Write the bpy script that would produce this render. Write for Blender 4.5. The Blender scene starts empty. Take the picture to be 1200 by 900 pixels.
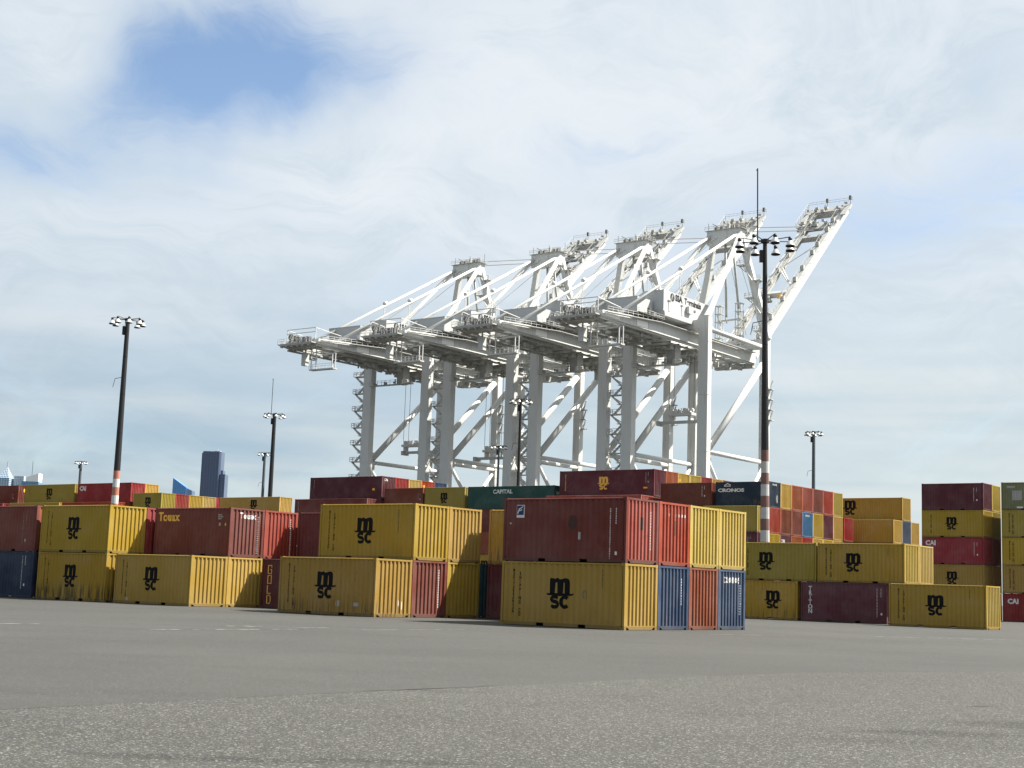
import bpy, bmesh, math, random
from math import sin, cos, pi, radians, sqrt, atan2, floor
from mathutils import Vector, Matrix
random.seed(7)
sc = bpy.context.scene
COL = sc.collection
# ------------------------------------------------------------------ camera
CAM_H, PITCH, ROLL, FPX = 1.4537, 0.1401078, 0.0344580, 1699.25
cd = bpy.data.cameras.new("camera"); cam = bpy.data.objects.new("camera", cd); COL.objects.link(cam)
cd.sensor_width = 36.0; cd.lens = FPX / 1200.0 * 36.0; cd.clip_start = 0.1; cd.clip_end = 12000
UPV = Vector((0, -sin(PITCH), cos(PITCH))); FWD = Vector((0, cos(PITCH), sin(PITCH))); RX = Vector((1, 0, 0))
cr = RX * cos(ROLL) + UPV * sin(ROLL); cu = -RX * sin(ROLL) + UPV * cos(ROLL)
M = Matrix((cr, cu, -FWD)).transposed().to_4x4(); M.translation = (0, 0, CAM_H)
cam.matrix_world = M
sc.camera = cam
# yard directions: U runs along the containers (right and toward the camera), V across them (right and away)
TH = 0.6514865
U = Vector((cos(TH), -sin(TH), 0)); V = Vector((sin(TH), cos(TH), 0))
def yard(s, t, z=0.0): return U * s + V * t + Vector((0, 0, z))
# ------------------------------------------------------------------ light
SUN_EL = radians(51.0); SUN_AZ_UV = radians(46.0)          # azimuth measured from U toward V
sh = U * cos(SUN_AZ_UV) + V * sin(SUN_AZ_UV)
SDIR = Vector((sh.x * cos(SUN_EL), sh.y * cos(SUN_EL), sin(SUN_EL)))
sl = bpy.data.lights.new("sun", 'SUN'); sl.energy = 5.0; sl.angle = radians(0.53); sl.color = (1.0, 0.95, 0.86)
so = bpy.data.objects.new("sun", sl); COL.objects.link(so)
so.rotation_euler = SDIR.to_track_quat('Z', 'Y').to_euler()
vs = sc.view_settings; vs.view_transform = 'Standard'; vs.look = 'None'; vs.gamma = 1.0; vs.exposure = 1.4
try: vs.use_curve_mapping = False
except Exception: pass
# ------------------------------------------------------------------ node helper
class NT:
    def __init__(s, tree): s.t = tree; s.n = tree.nodes; s.l = tree.links
    def new(s, typ, **kw):
        n = s.n.new(typ)
        for k, v in kw.items(): setattr(n, k, v)
        return n
    def put(s, sock, v):
        if hasattr(v, 'links') or isinstance(v, bpy.types.NodeSocket): s.l.new(v, sock)
        else:
            try: sock.default_value = v
            except Exception: sock.default_value = (v[0], v[1], v[2], 1.0)
    def math(s, op, a, b=0.0, c=0.0, clamp=False):
        n = s.new('ShaderNodeMath', operation=op); n.use_clamp = clamp
        s.put(n.inputs[0], a); s.put(n.inputs[1], b)
        if op in ('MULTIPLY_ADD',): s.put(n.inputs[2], c)
        return n.outputs[0]
    def vmath(s, op, a, b=(0, 0, 0)):
        n = s.new('ShaderNodeVectorMath', operation=op); s.put(n.inputs[0], a)
        if op == 'SCALE': s.put(n.inputs['Scale'], b)
        else: s.put(n.inputs[1], b)
        return n.outputs['Value'] if op in ('DOT_PRODUCT', 'LENGTH') else n.outputs[0]
    def noise(s, vec, scale, detail=4.0, rough=0.55, dist=0.0):
        n = s.new('ShaderNodeTexNoise'); s.put(n.inputs['Vector'], vec)
        n.inputs['Scale'].default_value = scale; n.inputs['Detail'].default_value = detail
        n.inputs['Roughness'].default_value = rough; n.inputs['Distortion'].default_value = dist
        return n.outputs['Fac']
    def ramp(s, f, lo, hi, a=0.0, b=1.0, smooth=True):
        n = s.new('ShaderNodeMapRange'); n.interpolation_type = 'SMOOTHSTEP' if smooth else 'LINEAR'
        s.put(n.inputs['Value'], f)
        for k, v in (('From Min', lo), ('From Max', hi), ('To Min', a), ('To Max', b)): s.put(n.inputs[k], v)
        return n.outputs['Result']
    def mix(s, f, a, b):
        n = s.new('ShaderNodeMix', data_type='RGBA'); s.put(n.inputs['Factor'], f)
        s.put(n.inputs['A'], c4(a) if not isinstance(a, bpy.types.NodeSocket) else a)
        s.put(n.inputs['B'], c4(b) if not isinstance(b, bpy.types.NodeSocket) else b)
        return n.outputs['Result']
    def scale(s, vec, x, y, z):
        n = s.new('ShaderNodeMapping'); s.put(n.inputs['Vector'], vec); n.inputs['Scale'].default_value = (x, y, z); return n.outputs[0]
def c4(c):
    return c if isinstance(c, bpy.types.NodeSocket) else (c[0], c[1], c[2], 1.0)
# ------------------------------------------------------------------ world: daylight sky and broken cloud
w = bpy.data.worlds.new("World"); sc.world = w; w.use_nodes = True
k = NT(w.node_tree); k.n.clear()
sky = k.new('ShaderNodeTexSky', sky_type='NISHITA'); sky.sun_disc = False
sky.sun_elevation = SUN_EL; sky.sun_rotation = atan2(SDIR.x, SDIR.y); sky.altitude = 0; sky.air_density = 1.0; sky.dust_density = 0.6; sky.ozone_density = 1.6
tc = k.new('ShaderNodeTexCoord'); D = tc.outputs['Generated']
sep = k.new('ShaderNodeSeparateXYZ'); k.put(sep.inputs[0], D)
dz = k.math('MAXIMUM', sep.outputs[2], 0.0)
inv = k.math('DIVIDE', 1.0, k.math('ADD', dz, 0.12))
cp = k.vmath('SCALE', D, inv)                               # clouds lie on a flat layer overhead
cpf = k.vmath('MULTIPLY', cp, (1, 1, 0))
big = k.noise(cpf, 0.55, 3, 0.5, 0.4)
puff = k.noise(k.vmath('ADD', cpf, (3.1, 7.7, 0)), 1.5, 7, 0.56, 0.55)
streak = k.noise(k.scale(D, 2.2, 2.2, 26.0), 1.0, 5, 0.5, 0.35)
fine = k.noise(k.scale(D, 9.0, 9.0, 34.0), 1.0, 5, 0.55, 0.2)
nz = k.new('ShaderNodeTexNoise'); k.put(nz.inputs['Vector'], D); nz.inputs['Scale'].default_value = 6.0; nz.inputs['Detail'].default_value = 4.0; nz.inputs['Roughness'].default_value = 0.5
DW = k.vmath('ADD', D, k.vmath('SCALE', k.vmath('SUBTRACT', nz.outputs['Color'], (0.5, 0.5, 0.5)), 0.13))
def spot(dv, ra, re):
    """opening in the cloud round one compass direction and elevation (soft ellipse on the sky)"""
    dv = Vector(dv).normalized()
    e1 = Vector((dv.y, -dv.x, 0)).normalized(); e2 = e1.cross(dv)
    a = k.math('DIVIDE', k.vmath('DOT_PRODUCT', DW, tuple(e1)), ra)
    b = k.math('DIVIDE', k.vmath('DOT_PRODUCT', DW, tuple(e2)), re)
    r2 = k.math('ADD', k.math('MULTIPLY', a, a), k.math('MULTIPLY', b, b))
    g = k.math('POWER', 2.718, k.math('MULTIPLY', r2, -1.0))
    front = k.ramp(k.vmath('DOT_PRODUCT', D, tuple(dv)), 0.3, 0.6)
    return k.math('MULTIPLY', g, front)
def pxdir(px, py):
    x = (px - 600) / FPX; y = (py - 450) / FPX
    return cr * x - cu * y + FWD
OPEN = [(pxdir(280, 45), 0.095, 0.040, 1.25), (pxdir(215, 100), 0.060, 0.036, 1.05), (pxdir(385, 70), 0.05, 0.022, 0.8), (pxdir(10, 160), 0.05, 0.030, 0.55), (pxdir(120, 165), 0.10, 0.03, 0.45),
        (pxdir(1070, 260), 0.16, 0.045, 0.42), (pxdir(1190, 190), 0.05, 0.03, 0.2), (pxdir(1205, 70), 0.03, 0.020, 0.5), (pxdir(960, 300), 0.09, 0.035, 0.22), (pxdir(250, 545), 0.26, 0.022, 0.35), (pxdir(430, 330), 0.09, 0.014, 0.18)]
op = None
for dv, ra, re, am in OPEN:
    g = k.math('MULTIPLY', spot(dv, ra, re), am)
    op = g if op is None else k.math('ADD', op, g)
for dv, ra, re, am in [(pxdir(50, 40), 0.055, 0.034, 0.7), (pxdir(420, 190), 0.10, 0.03, 0.35), (pxdir(760, 90), 0.20, 0.05, 0.3)]:
    op = k.math('SUBTRACT', op, k.math('MULTIPLY', spot(dv, ra, re), am))
mp = k.new('ShaderNodeMapping'); k.put(mp.inputs['Vector'], DW); mp.inputs['Rotation'].default_value = (0, radians(24), 0); mp.inputs['Scale'].default_value = (6.0, 6.0, 17.0)
wisp = k.noise(mp.outputs[0], 1.0, 9, 0.66, 0.9)
thin = k.math('ADD', k.math('MULTIPLY', op, 0.95), k.math('MULTIPLY', k.math('SUBTRACT', wisp, 0.5), 2.1))
thin = k.math('ADD', thin, k.math('MULTIPLY', k.math('SUBTRACT', big, 0.5), 0.4))
gap = k.ramp(thin, -0.10, 1.40)                             # 0 = thick cloud, 1 = clear air
gap = k.math('ADD', k.math('MULTIPLY', gap, 0.97), 0.02)
low = k.ramp(dz, 0.05, 0.26)
tone = k.ramp(k.math('ADD', k.math('MULTIPLY', puff, 0.35), k.math('MULTIPLY', wisp, 0.65)), 0.36, 0.62)
ccol = k.mix(tone, (0.240, 0.277, 0.310), (0.314, 0.333, 0.350))
band = k.ramp(k.math('ADD', k.math('MULTIPLY', streak, 0.75), k.math('MULTIPLY', fine, 0.25)), 0.40, 0.62)
east = k.ramp(k.vmath('DOT_PRODUCT', D, (1, 0, 0)), -0.25, 0.30)
hlo = k.mix(east, (0.150, 0.203, 0.246), (0.212, 0.256, 0.278)); hhi = k.mix(east, (0.230, 0.261, 0.278), (0.272, 0.298, 0.302))
cloud = k.mix(low, k.mix(band, hlo, hhi), ccol)
sd = k.vmath('DOT_PRODUCT', D, tuple(SDIR))
cloud = k.mix(k.ramp(sd, 0.60, 1.0, 0.0, 0.6), cloud, (0.62, 0.62, 0.60))
cloud = k.mix(k.ramp(sd, 0.10, -0.5, 0.0, 0.75), cloud, (0.075, 0.10, 0.135))   # unseen cloud opposite the sun darkened to deepen the containers' shaded sides
b1 = k.new('ShaderNodeBackground'); k.put(b1.inputs[0], sky.outputs[0]); b1.inputs[1].default_value = 0.064
b2 = k.new('ShaderNodeBackground'); k.put(b2.inputs[0], cloud); b2.inputs[1].default_value = 1.0
ms = k.new('ShaderNodeMixShader'); k.put(ms.inputs[0], gap); k.l.new(b2.outputs[0], ms.inputs[1]); k.l.new(b1.outputs[0], ms.inputs[2])
wo = k.new('ShaderNodeOutputWorld'); k.l.new(ms.outputs[0], wo.inputs[0])
# ------------------------------------------------------------------ materials
def mat(name, rough=0.6, spec=0.35, metal=0.0):
    m = bpy.data.materials.new(name); m.use_nodes = True
    t = NT(m.node_tree); b = t.n['Principled BSDF']
    b.inputs['Roughness'].default_value = rough; b.inputs['Specular IOR Level'].default_value = spec; b.inputs['Metallic'].default_value = metal
    return m, t, b
def plain(name, col, rough=0.6, var=0.12, scale=3.0, spec=0.35):
    m, t, b = mat(name, rough, spec)
    o = t.new('ShaderNodeTexCoord').outputs['Object']
    n = t.noise(o, scale, 5, 0.6)
    t.put(b.inputs['Base Color'], t.mix(n, [c * (1 - var) for c in col], [min(1, c * (1 + var)) for c in col]))
    return m
def paint(name, col, dirt=0.35, fade=0.25, rustc=(0.16, 0.075, 0.035), runs=1.0):
    """container paint: sun-faded patches, scuffs, runs of rust down the panels, grime along the foot"""
    m, t, b = mat(name, 0.6, 0.16)
    tcn = t.new('ShaderNodeTexCoord'); oi = t.new('ShaderNodeObjectInfo')
    loc = t.vmath('SCALE', oi.outputs['Location'], 0.37)
    o = t.vmath('ADD', tcn.outputs['Object'], loc)
    big = t.noise(o, 0.55, 4, 0.6)
    wn = t.new('ShaderNodeTexWhiteNoise'); wn.noise_dimensions = '3D'; t.put(wn.inputs['Vector'], oi.outputs['Location'])
    hs = t.new('ShaderNodeHueSaturation'); t.put(hs.inputs['Hue'], t.ramp(wn.outputs['Value'], 0, 1, 0.493, 0.507, False))
    sw = t.new('ShaderNodeSeparateColor'); t.l.new(wn.outputs['Color'], sw.inputs[0])
    t.put(hs.inputs['Saturation'], t.ramp(sw.outputs[0], 0, 1, 0.96, 1.07, False)); t.put(hs.inputs['Value'], t.ramp(sw.outputs[1], 0, 1, 0.86, 1.10, False))
    t.put(hs.inputs['Color'], t.mix(t.ramp(big, 0.35, 0.7), [x * (1 - 0.12) for x in col], [x * (1 - fade) + fade * 0.5 * (x + 0.25) for x in col]))
    c = hs.outputs[0]
    pat = t.noise(t.scale(o, 0.9, 0.9, 1.6), 1.0, 2, 0.4, 1.2)
    c = t.mix(t.math('MULTIPLY', t.ramp(pat, 0.60, 0.63), 0.16), c, [x * 0.70 for x in col])            # repainted and scuffed areas
    streak = t.noise(t.scale(o, 7.0, 7.0, 0.35), 1.0, 5, 0.65)
    blot = t.noise(o, 2.2, 5, 0.62, 0.3)
    s1 = t.math('MULTIPLY', t.ramp(streak, 0.52, 0.74), t.ramp(blot, 0.42, 0.66))
    c = t.mix(t.math('MULTIPLY', s1, min(1.0, dirt * 1.3)), c, rustc)
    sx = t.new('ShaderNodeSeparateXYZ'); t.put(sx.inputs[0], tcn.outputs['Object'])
    foot = t.ramp(sx.outputs[2], 0.0 if runs == 1.0 else 0.35, 1.25, 1.0, 0.0)
    run = t.noise(t.scale(o, 11.0 if runs == 1.0 else 5.5, 11.0, 0.6 if runs == 1.0 else 0.45), 1.0, 4, 0.6)
    f2 = t.math('MULTIPLY', foot, t.ramp(run, 0.45, 0.70 if runs == 1.0 else 0.56))
    c = t.mix(t.math('MULTIPLY', f2, min(1.6, dirt * runs), clamp=True), c, (0.05, 0.042, 0.030) if runs == 1.0 else (0.022, 0.019, 0.015))
    c = t.mix(t.math('MULTIPLY', t.ramp(sx.outputs[2], 0.13, 0.17, 1.0, 0.0), 0.40), c, (0.045, 0.042, 0.036))      # darker tone on the bottom rail
    speck = t.ramp(t.noise(o, 9.0, 3, 0.5), 0.66, 0.74)
    c = t.mix(t.math('MULTIPLY', speck, dirt * 0.8), c, rustc)
    t.put(b.inputs['Base Color'], c)
    t.put(b.inputs['Roughness'], t.ramp(big, 0.3, 0.7, 0.55, 0.8))
    bp = t.new('ShaderNodeBump'); bp.inputs['Strength'].default_value = 0.25; bp.inputs['Distance'].default_value = 0.03
    t.put(bp.inputs['Height'], t.noise(o, 1.6, 3, 0.5)); t.l.new(bp.outputs[0], b.inputs['Normal'])
    return m
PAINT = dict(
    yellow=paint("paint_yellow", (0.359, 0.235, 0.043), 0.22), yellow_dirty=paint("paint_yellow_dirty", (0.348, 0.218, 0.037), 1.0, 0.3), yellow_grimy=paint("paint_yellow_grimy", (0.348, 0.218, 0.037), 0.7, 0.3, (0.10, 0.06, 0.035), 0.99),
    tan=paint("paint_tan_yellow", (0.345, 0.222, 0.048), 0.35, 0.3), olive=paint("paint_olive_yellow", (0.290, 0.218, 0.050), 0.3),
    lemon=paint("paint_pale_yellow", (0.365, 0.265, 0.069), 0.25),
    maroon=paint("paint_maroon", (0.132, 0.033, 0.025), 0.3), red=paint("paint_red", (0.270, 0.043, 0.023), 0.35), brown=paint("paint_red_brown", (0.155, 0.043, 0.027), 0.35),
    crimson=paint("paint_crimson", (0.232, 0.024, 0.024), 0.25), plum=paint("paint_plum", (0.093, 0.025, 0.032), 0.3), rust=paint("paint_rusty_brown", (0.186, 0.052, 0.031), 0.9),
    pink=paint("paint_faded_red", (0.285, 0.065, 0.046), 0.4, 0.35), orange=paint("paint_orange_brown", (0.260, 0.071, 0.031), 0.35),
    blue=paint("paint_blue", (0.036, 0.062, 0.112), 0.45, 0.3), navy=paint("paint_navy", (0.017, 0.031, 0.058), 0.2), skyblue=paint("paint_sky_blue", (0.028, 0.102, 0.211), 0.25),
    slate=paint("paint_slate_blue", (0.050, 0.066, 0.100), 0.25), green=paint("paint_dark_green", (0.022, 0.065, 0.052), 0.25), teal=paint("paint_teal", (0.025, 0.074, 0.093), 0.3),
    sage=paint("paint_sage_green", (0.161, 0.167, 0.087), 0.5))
MARK = dict(black=plain("marking_black", (0.009, 0.009, 0.010), 0.8, 0.2, 8, 0.1), white=plain("marking_white", (0.60, 0.59, 0.57), 0.6, 0.15, 8),
            gold=plain("marking_gold", (0.66, 0.40, 0.07), 0.6, 0.1, 8), navy=plain("marking_navy", (0.02, 0.03, 0.09), 0.6), grey=plain("marking_grey", (0.30, 0.29, 0.28), 0.7, 0.3, 9),
            amber=plain("marking_amber", (0.80, 0.42, 0.03), 0.6), stain=plain("old_patch_paint", (0.055, 0.024, 0.022), 0.8, 0.4, 5), scuff=plain("scuffed_steel", (0.13, 0.115, 0.08), 0.8, 0.3, 9), darkmark=plain("marking_dark", (0.05, 0.045, 0.04), 0.8, 0.3, 9))
DARK = plain("dark_steel", (0.035, 0.034, 0.033), 0.8)
# ------------------------------------------------------------------ mesh helpers
class MB:
    def __init__(s): s.bm = bmesh.new(); s.mi = 0
    def faces(s, vs, fs):
        v = [s.bm.verts.new(p) for p in vs]
        for f in fs:
            try: s.bm.faces.new([v[i] for i in f]).material_index = s.mi
            except ValueError: pass
        return v
    def box(s, x0, x1, y0, y1, z0, z1):
        s.faces([(x0, y0, z0), (x1, y0, z0), (x1, y1, z0), (x0, y1, z0), (x0, y0, z1), (x1, y0, z1), (x1, y1, z1), (x0, y1, z1)],
                [(0, 3, 2, 1), (4, 5, 6, 7), (0, 1, 5, 4), (1, 2, 6, 5), (2, 3, 7, 6), (3, 0, 4, 7)])
    def beam(s, p0, p1, w, h, up=(0, 0, 1), w1=None, h1=None):
        p0 = Vector(p0); p1 = Vector(p1); d = (p1 - p0).normalized(); up = Vector(up)
        if abs(d.dot(up)) > 0.98: up = Vector((0, 1, 0))
        sx = d.cross(up).normalized(); sz = sx.cross(d)
        w1 = w if w1 is None else w1; h1 = h if h1 is None else h1
        vs = [p0 + sx * a * w / 2 + sz * b * h / 2 for a, b in ((-1, -1), (1, -1), (1, 1), (-1, 1))] + [p1 + sx * a * w1 / 2 + sz * b * h1 / 2 for a, b in ((-1, -1), (1, -1), (1, 1), (-1, 1))]
        s.faces(vs, [(0, 3, 2, 1), (4, 5, 6, 7), (0, 1, 5, 4), (1, 2, 6, 5), (2, 3, 7, 6), (3, 0, 4, 7)])
    def tube(s, p0, p1, r, n=8, r1=None):
        p0 = Vector(p0); p1 = Vector(p1); d = (p1 - p0).normalized(); r1 = r if r1 is None else r1
        a = d.orthogonal().normalized(); b = d.cross(a)
        vs = [p0 + (a * cos(2 * pi * i / n) + b * sin(2 * pi * i / n)) * r for i in range(n)] + [p1 + (a * cos(2 * pi * i / n) + b * sin(2 * pi * i / n)) * r1 for i in range(n)]
        s.faces(vs, [(i, (i + 1) % n, n + (i + 1) % n, n + i) for i in range(n)] + [tuple(range(n - 1, -1, -1)), tuple(range(n, 2 * n))])
    def lathe(s, prof, n=12, c=(0, 0, 0)):
        vs = []; m = len(prof)
        for i in range(n):
            a = 2 * pi * i / n
            vs += [(c[0] + r * cos(a), c[1] + r * sin(a), c[2] + z) for r, z in prof]
        s.faces(vs, [(i * m + j, ((i + 1) % n) * m + j, ((i + 1) % n) * m + j + 1, i * m + j + 1) for i in range(n) for j in range(m - 1)])
    def mesh(s, name, *mats, smooth=False):
        bmesh.ops.recalc_face_normals(s.bm, faces=s.bm.faces)
        me = bpy.data.meshes.new(name); s.bm.to_mesh(me); s.bm.free()
        for m in mats: me.materials.append(m)
        if smooth:
            for p in me.polygons: p.use_smooth = True
        return me
    def build(s, name, m, parent=None, smooth=False):
        ms_ = m if isinstance(m, (list, tuple)) else [m]
        return link(name, s.mesh(name, *ms_, smooth=smooth), parent)
def link(name, me, parent=None, material=None):
    o = bpy.data.objects.new(name, me); COL.objects.link(o)
    if parent is not None: o.parent = parent
    if material is not None:
        o.material_slots[0].link = 'OBJECT'; o.material_slots[0].material = material
    return o
def tag(o, label=None, cat=None, group=None, kind=None):
    if label: o['label'] = label
    if cat: o['category'] = cat
    if group: o['group'] = group
    if kind: o['kind'] = kind
    return o
def empty(name, loc, rz=0.0):
    o = bpy.data.objects.new(name, None); COL.objects.link(o); o.location = loc; o.rotation_euler = (0, 0, rz); o.empty_display_size = 0.5
    return o
# ------------------------------------------------------------------ lettering (flat outlines in h, v)
def glyphs(text, size, bold=0.0, cx=0.0, cy=0.0, align='CENTER', rot=0.0):
    cu_ = bpy.data.curves.new("t", 'FONT'); cu_.body = text; cu_.size = size; cu_.offset = bold; cu_.align_x = align; cu_.align_y = 'CENTER'; cu_.resolution_u = 3
    o = bpy.data.objects.new("t", cu_); COL.objects.link(o)
    dg = bpy.context.evaluated_depsgraph_get()
    me = bpy.data.meshes.new_from_object(o.evaluated_get(dg))
    out = [[(v.co.x * cos(rot) - v.co.y * sin(rot) + cx, v.co.x * sin(rot) + v.co.y * cos(rot) + cy) for v in me.vertices], [tuple(p.vertices) for p in me.polygons]]
    bpy.data.objects.remove(o); bpy.data.curves.remove(cu_); bpy.data.meshes.remove(me)
    return [out]
def stacked(text, size, pitch, cx, top, bold=0.0):
    r = []
    for i, ch in enumerate(text):
        if ch != ' ': r += glyphs(ch, size, bold, cx, top - pitch * (i + 0.5))
    return r
def ribbon(pts, w, close=False):
    n = len(pts); P2 = []
    for i in range(n):
        a = pts[i - 1] if (i > 0 or close) else pts[i]; b = pts[(i + 1) % n] if (i < n - 1 or close) else pts[i]
        dx, dy = b[0] - a[0], b[1] - a[1]; L = sqrt(dx * dx + dy * dy) or 1
        ww = w[i] if isinstance(w, (list, tuple)) else w
        nx, ny = -dy / L * ww / 2, dx / L * ww / 2
        P2 += [(pts[i][0] + nx, pts[i][1] + ny), (pts[i][0] - nx, pts[i][1] - ny)]
    m = n if close else n - 1
    return [P2, [(2 * i, 2 * i + 1, (2 * ((i + 1) % n)) + 1, 2 * ((i + 1) % n)) for i in range(m)]]
def arc(cx, cy, rx, ry, a0, a1, n=10): return [(cx + rx * cos(radians(a0 + (a1 - a0) * i / n)), cy + ry * sin(radians(a0 + (a1 - a0) * i / n))) for i in range(n + 1)]
def rect(x0, x1, y0, y1): return [[(x0, y0), (x1, y0), (x1, y1), (x0, y1)], [(0, 1, 2, 3)]]
def msc(cx, cy, k_=1.0):
    """heavy m over a curled rule over s and c; cx, cy = middle of the rule"""
    g = []
    def slot(x): return [(x - 0.058, 0)] + [(x - 0.058 * cos(a * pi / 6), 0.41 + 0.058 * sin(a * pi / 6)) for a in range(7)] + [(x + 0.058, 0)]
    out = [(-0.5, 0), (-0.5, 0.63), (-0.28, 0.63), (-0.26, 0.60)] + arc(-0.13, 0.50, 0.16, 0.145, 140, 50, 4) + [(0.0, 0.585)] + arc(0.27, 0.42, 0.23, 0.225, 115, 0, 7) + [(0.5, 0)]
    out += list(reversed(slot(0.19))) + list(reversed(slot(-0.19)))
    g.append([out, [tuple(range(len(out)))]])
    g.append(ribbon([(-0.66, 0.03), (-0.60, -0.012), (-0.5, -0.015), (-0.2, -0.005), (0, -0.035), (0.2, -0.005), (0.5, -0.015), (0.60, -0.012), (0.66, 0.03)], [0.035, 0.075, 0.085, 0.085, 0.10, 0.085, 0.085, 0.075, 0.035]))
    sp = arc(-0.25, -0.20, 0.165, 0.095, 25, 270, 9) + arc(-0.25, -0.41, 0.175, 0.105, 85, -160, 9)
    g.append(ribbon(sp, [0.12] + [0.15] * (len(sp) - 2) + [0.12]))
    cp_ = arc(0.25, -0.305, 0.18, 0.20, 45, 315, 14)
    g.append(ribbon(cp_, 0.155))
    return [[[(x * k_ + cx, y * k_ + cy) for x, y in p], f] for p, f in g]
def shift(g, dx, dy): return [[[(x + dx, y + dy) for x, y in p], f] for p, f in g]
# ------------------------------------------------------------------ container geometry
W = 2.438; H8 = 2.591; H9 = 2.896; L20 = 6.058; L40 = 12.192
class Corr:
    """trapezoid corrugation along one axis"""
    def __init__(s, a, b, period, depth, f=(0.27, 0.5, 0.77)):
        s.a, s.b, s.d, s.f = a, b, depth, f; s.n = round((b - a) / period); s.p = (b - a) / s.n
    def breaks(s):
        r = []
        for i in range(s.n):
            r += [s.a + s.p * (i + f) for f in (0.0,) + s.f]
        return r + [s.b]
    def off(s, h):
        if h <= s.a or h >= s.b: return 0.0
        f = ((h - s.a) / s.p) % 1.0
        p, q, r = s.f
        if f < p: return 0.0
        if f < q: return s.d * (f - p) / (q - p)
        if f < r: return s.d
        return s.d * (1 - (f - r) / (1 - r))
def side_corr(L): return Corr(-L / 2 + 0.13, L / 2 - 0.13, 0.278, 0.036)
END = Corr(-W / 2 + 0.15, W / 2 - 0.15, 0.255, 0.056, (0.34, 0.50, 0.84))
SY = -W / 2 + 0.012; EXO = 0.016
def add_side(mb, L, H):
    c = side_corr(L); br = c.breaks(); vs = []; fs = []
    for x in br:
        y = SY + c.off(x + 1e-6); vs += [(x, y, 0.155), (x, y, H - 0.075)]
    fs = [(2 * i, 2 * i + 2, 2 * i + 3, 2 * i + 1) for i in range(len(br) - 1)]
    mb.faces(vs, fs)
def add_end(mb, L, H):
    br = END.breaks(); vs = []
    for y in br:
        x = L / 2 - EXO - END.off(y + 1e-6); vs += [(x, y, 0.16), (x, y, H - 0.09)]
    mb.faces(vs, [(2 * i, 2 * i + 2, 2 * i + 3, 2 * i + 1) for i in range(len(br) - 1)])
def add_frame(mb, L, H):
    x1, y1 = L / 2, W / 2; e = 0.004
    for sx in (-1, 1):
        for sy in (-1, 1):
            xa, xb = sorted((sx * (x1 - e), sx * (x1 - 0.105))); ya, yb = sorted((sy * (y1 - e), sy * (y1 - 0.15)))
            mb.box(xa, xb, ya, yb, 0.118, H - 0.118)
            xa, xb = sorted((sx * x1, sx * (x1 - 0.178))); ya, yb = sorted((sy * y1, sy * (y1 - 0.162)))
            mb.box(xa, xb, ya, yb, 0, 0.118); mb.box(xa, xb, ya, yb, H - 0.118, H)
    xi = x1 - 0.178 - 0.001
    for sy in (-1, 1):
        # top side rail, outer edge bevelled
        yo, yi, ym = sy * (y1 - e), sy * (y1 - 0.07), sy * (y1 - 0.036)
        z0, z1 = H - 0.080, H - 0.012
        mb.faces([(-xi, yo, z0), (-xi, yo, z1 - 0.032), (-xi, ym, z1), (-xi, yi, z1), (-xi, yi, z0), (xi, yo, z0), (xi, yo, z1 - 0.032), (xi, ym, z1), (xi, yi, z1), (xi, yi, z0)],
                 [(0, 1, 6, 5), (1, 2, 7, 6), (2, 3, 8, 7), (3, 4, 9, 8), (4, 0, 5, 9), (0, 4, 3, 2, 1), (5, 6, 7, 8, 9)])
        ya, yb = sorted((sy * (y1 - e), sy * (y1 - 0.055)))
        if L < 7:
            segs = [(-xi, -1.205), (-0.845, 0.845), (1.205, xi)]
            for a, b in segs: mb.box(a, b, ya, yb, 0.018, 0.158)
            for a, b in ((-1.205, -0.845), (0.845, 1.205)): mb.box(a, b, ya, yb, 0.132, 0.158)
        else: mb.box(-xi, xi, ya, yb, 0.018, 0.158)
    yi = y1 - 0.162 - 0.001
    for sx in (-1, 1):
        xa, xb = sorted((sx * (x1 - e), sx * (x1 - 0.09)))
        mb.box(xa, xb, -yi, yi, H - 0.095, H - 0.012)
        # bottom sill with raised notches beside the castings
        pr = [(-yi, 0.10), (-yi + 0.10, 0.10), (-yi + 0.22, 0.015), (yi - 0.22, 0.015), (yi - 0.10, 0.10), (yi, 0.10), (yi, 0.165), (-yi, 0.165)]
        n = len(pr); vs = [(xa, y, z) for y, z in pr] + [(xb, y, z) for y, z in pr]
        mb.faces(vs, [tuple(range(n)), tuple(range(2 * n - 1, n - 1, -1))] + [(i, n + i, n + (i + 1) % n, (i + 1) % n) for i in range(n)])
def add_shell(mb, L, H):
    x1, y1 = L / 2, W / 2
    mb.faces([(-x1 + .1, y1 - .03, .15), (x1 - .1, y1 - .03, .15), (x1 - .1, y1 - .03, H - .08), (-x1 + .1, y1 - .03, H - .08)], [(0, 1, 2, 3)])
    mb.faces([(-x1 + .03, -y1 + .1, .15), (-x1 + .03, y1 - .1, .15), (-x1 + .03, y1 - .1, H - .09), (-x1 + .03, -y1 + .1, H - .09)], [(0, 1, 2, 3)])
    for yy in (-0.75, -0.3, 0.3, 0.75): mb.tube((-x1 + .005, yy, .2), (-x1 + .005, yy, H - .15), 0.018, 5)
    mb.box(-x1 + .06, x1 - .07, -y1 + .06, y1 - .06, H - .05, H - .022)
    mb.box(-x1 + .12, x1 - .12, -y1 + .11, y1 - .11, .12, .15)
_mc = {}
def cmesh(kind, L, H):
    key = (kind, L, H)
    if key not in _mc:
        mb = MB()
        if kind in ('frame', 'all'): add_frame(mb, L, H)
        if kind in ('side_panel', 'all'): add_side(mb, L, H)
        if kind in ('end_panel', 'all'): add_end(mb, L, H)
        if kind in ('shell', 'all'): add_shell(mb, L, H)
        _mc[key] = mb.mesh('container' if kind == 'all' else kind, PAINT['yellow'])
    return _mc[key]
_dc = {}
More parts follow.
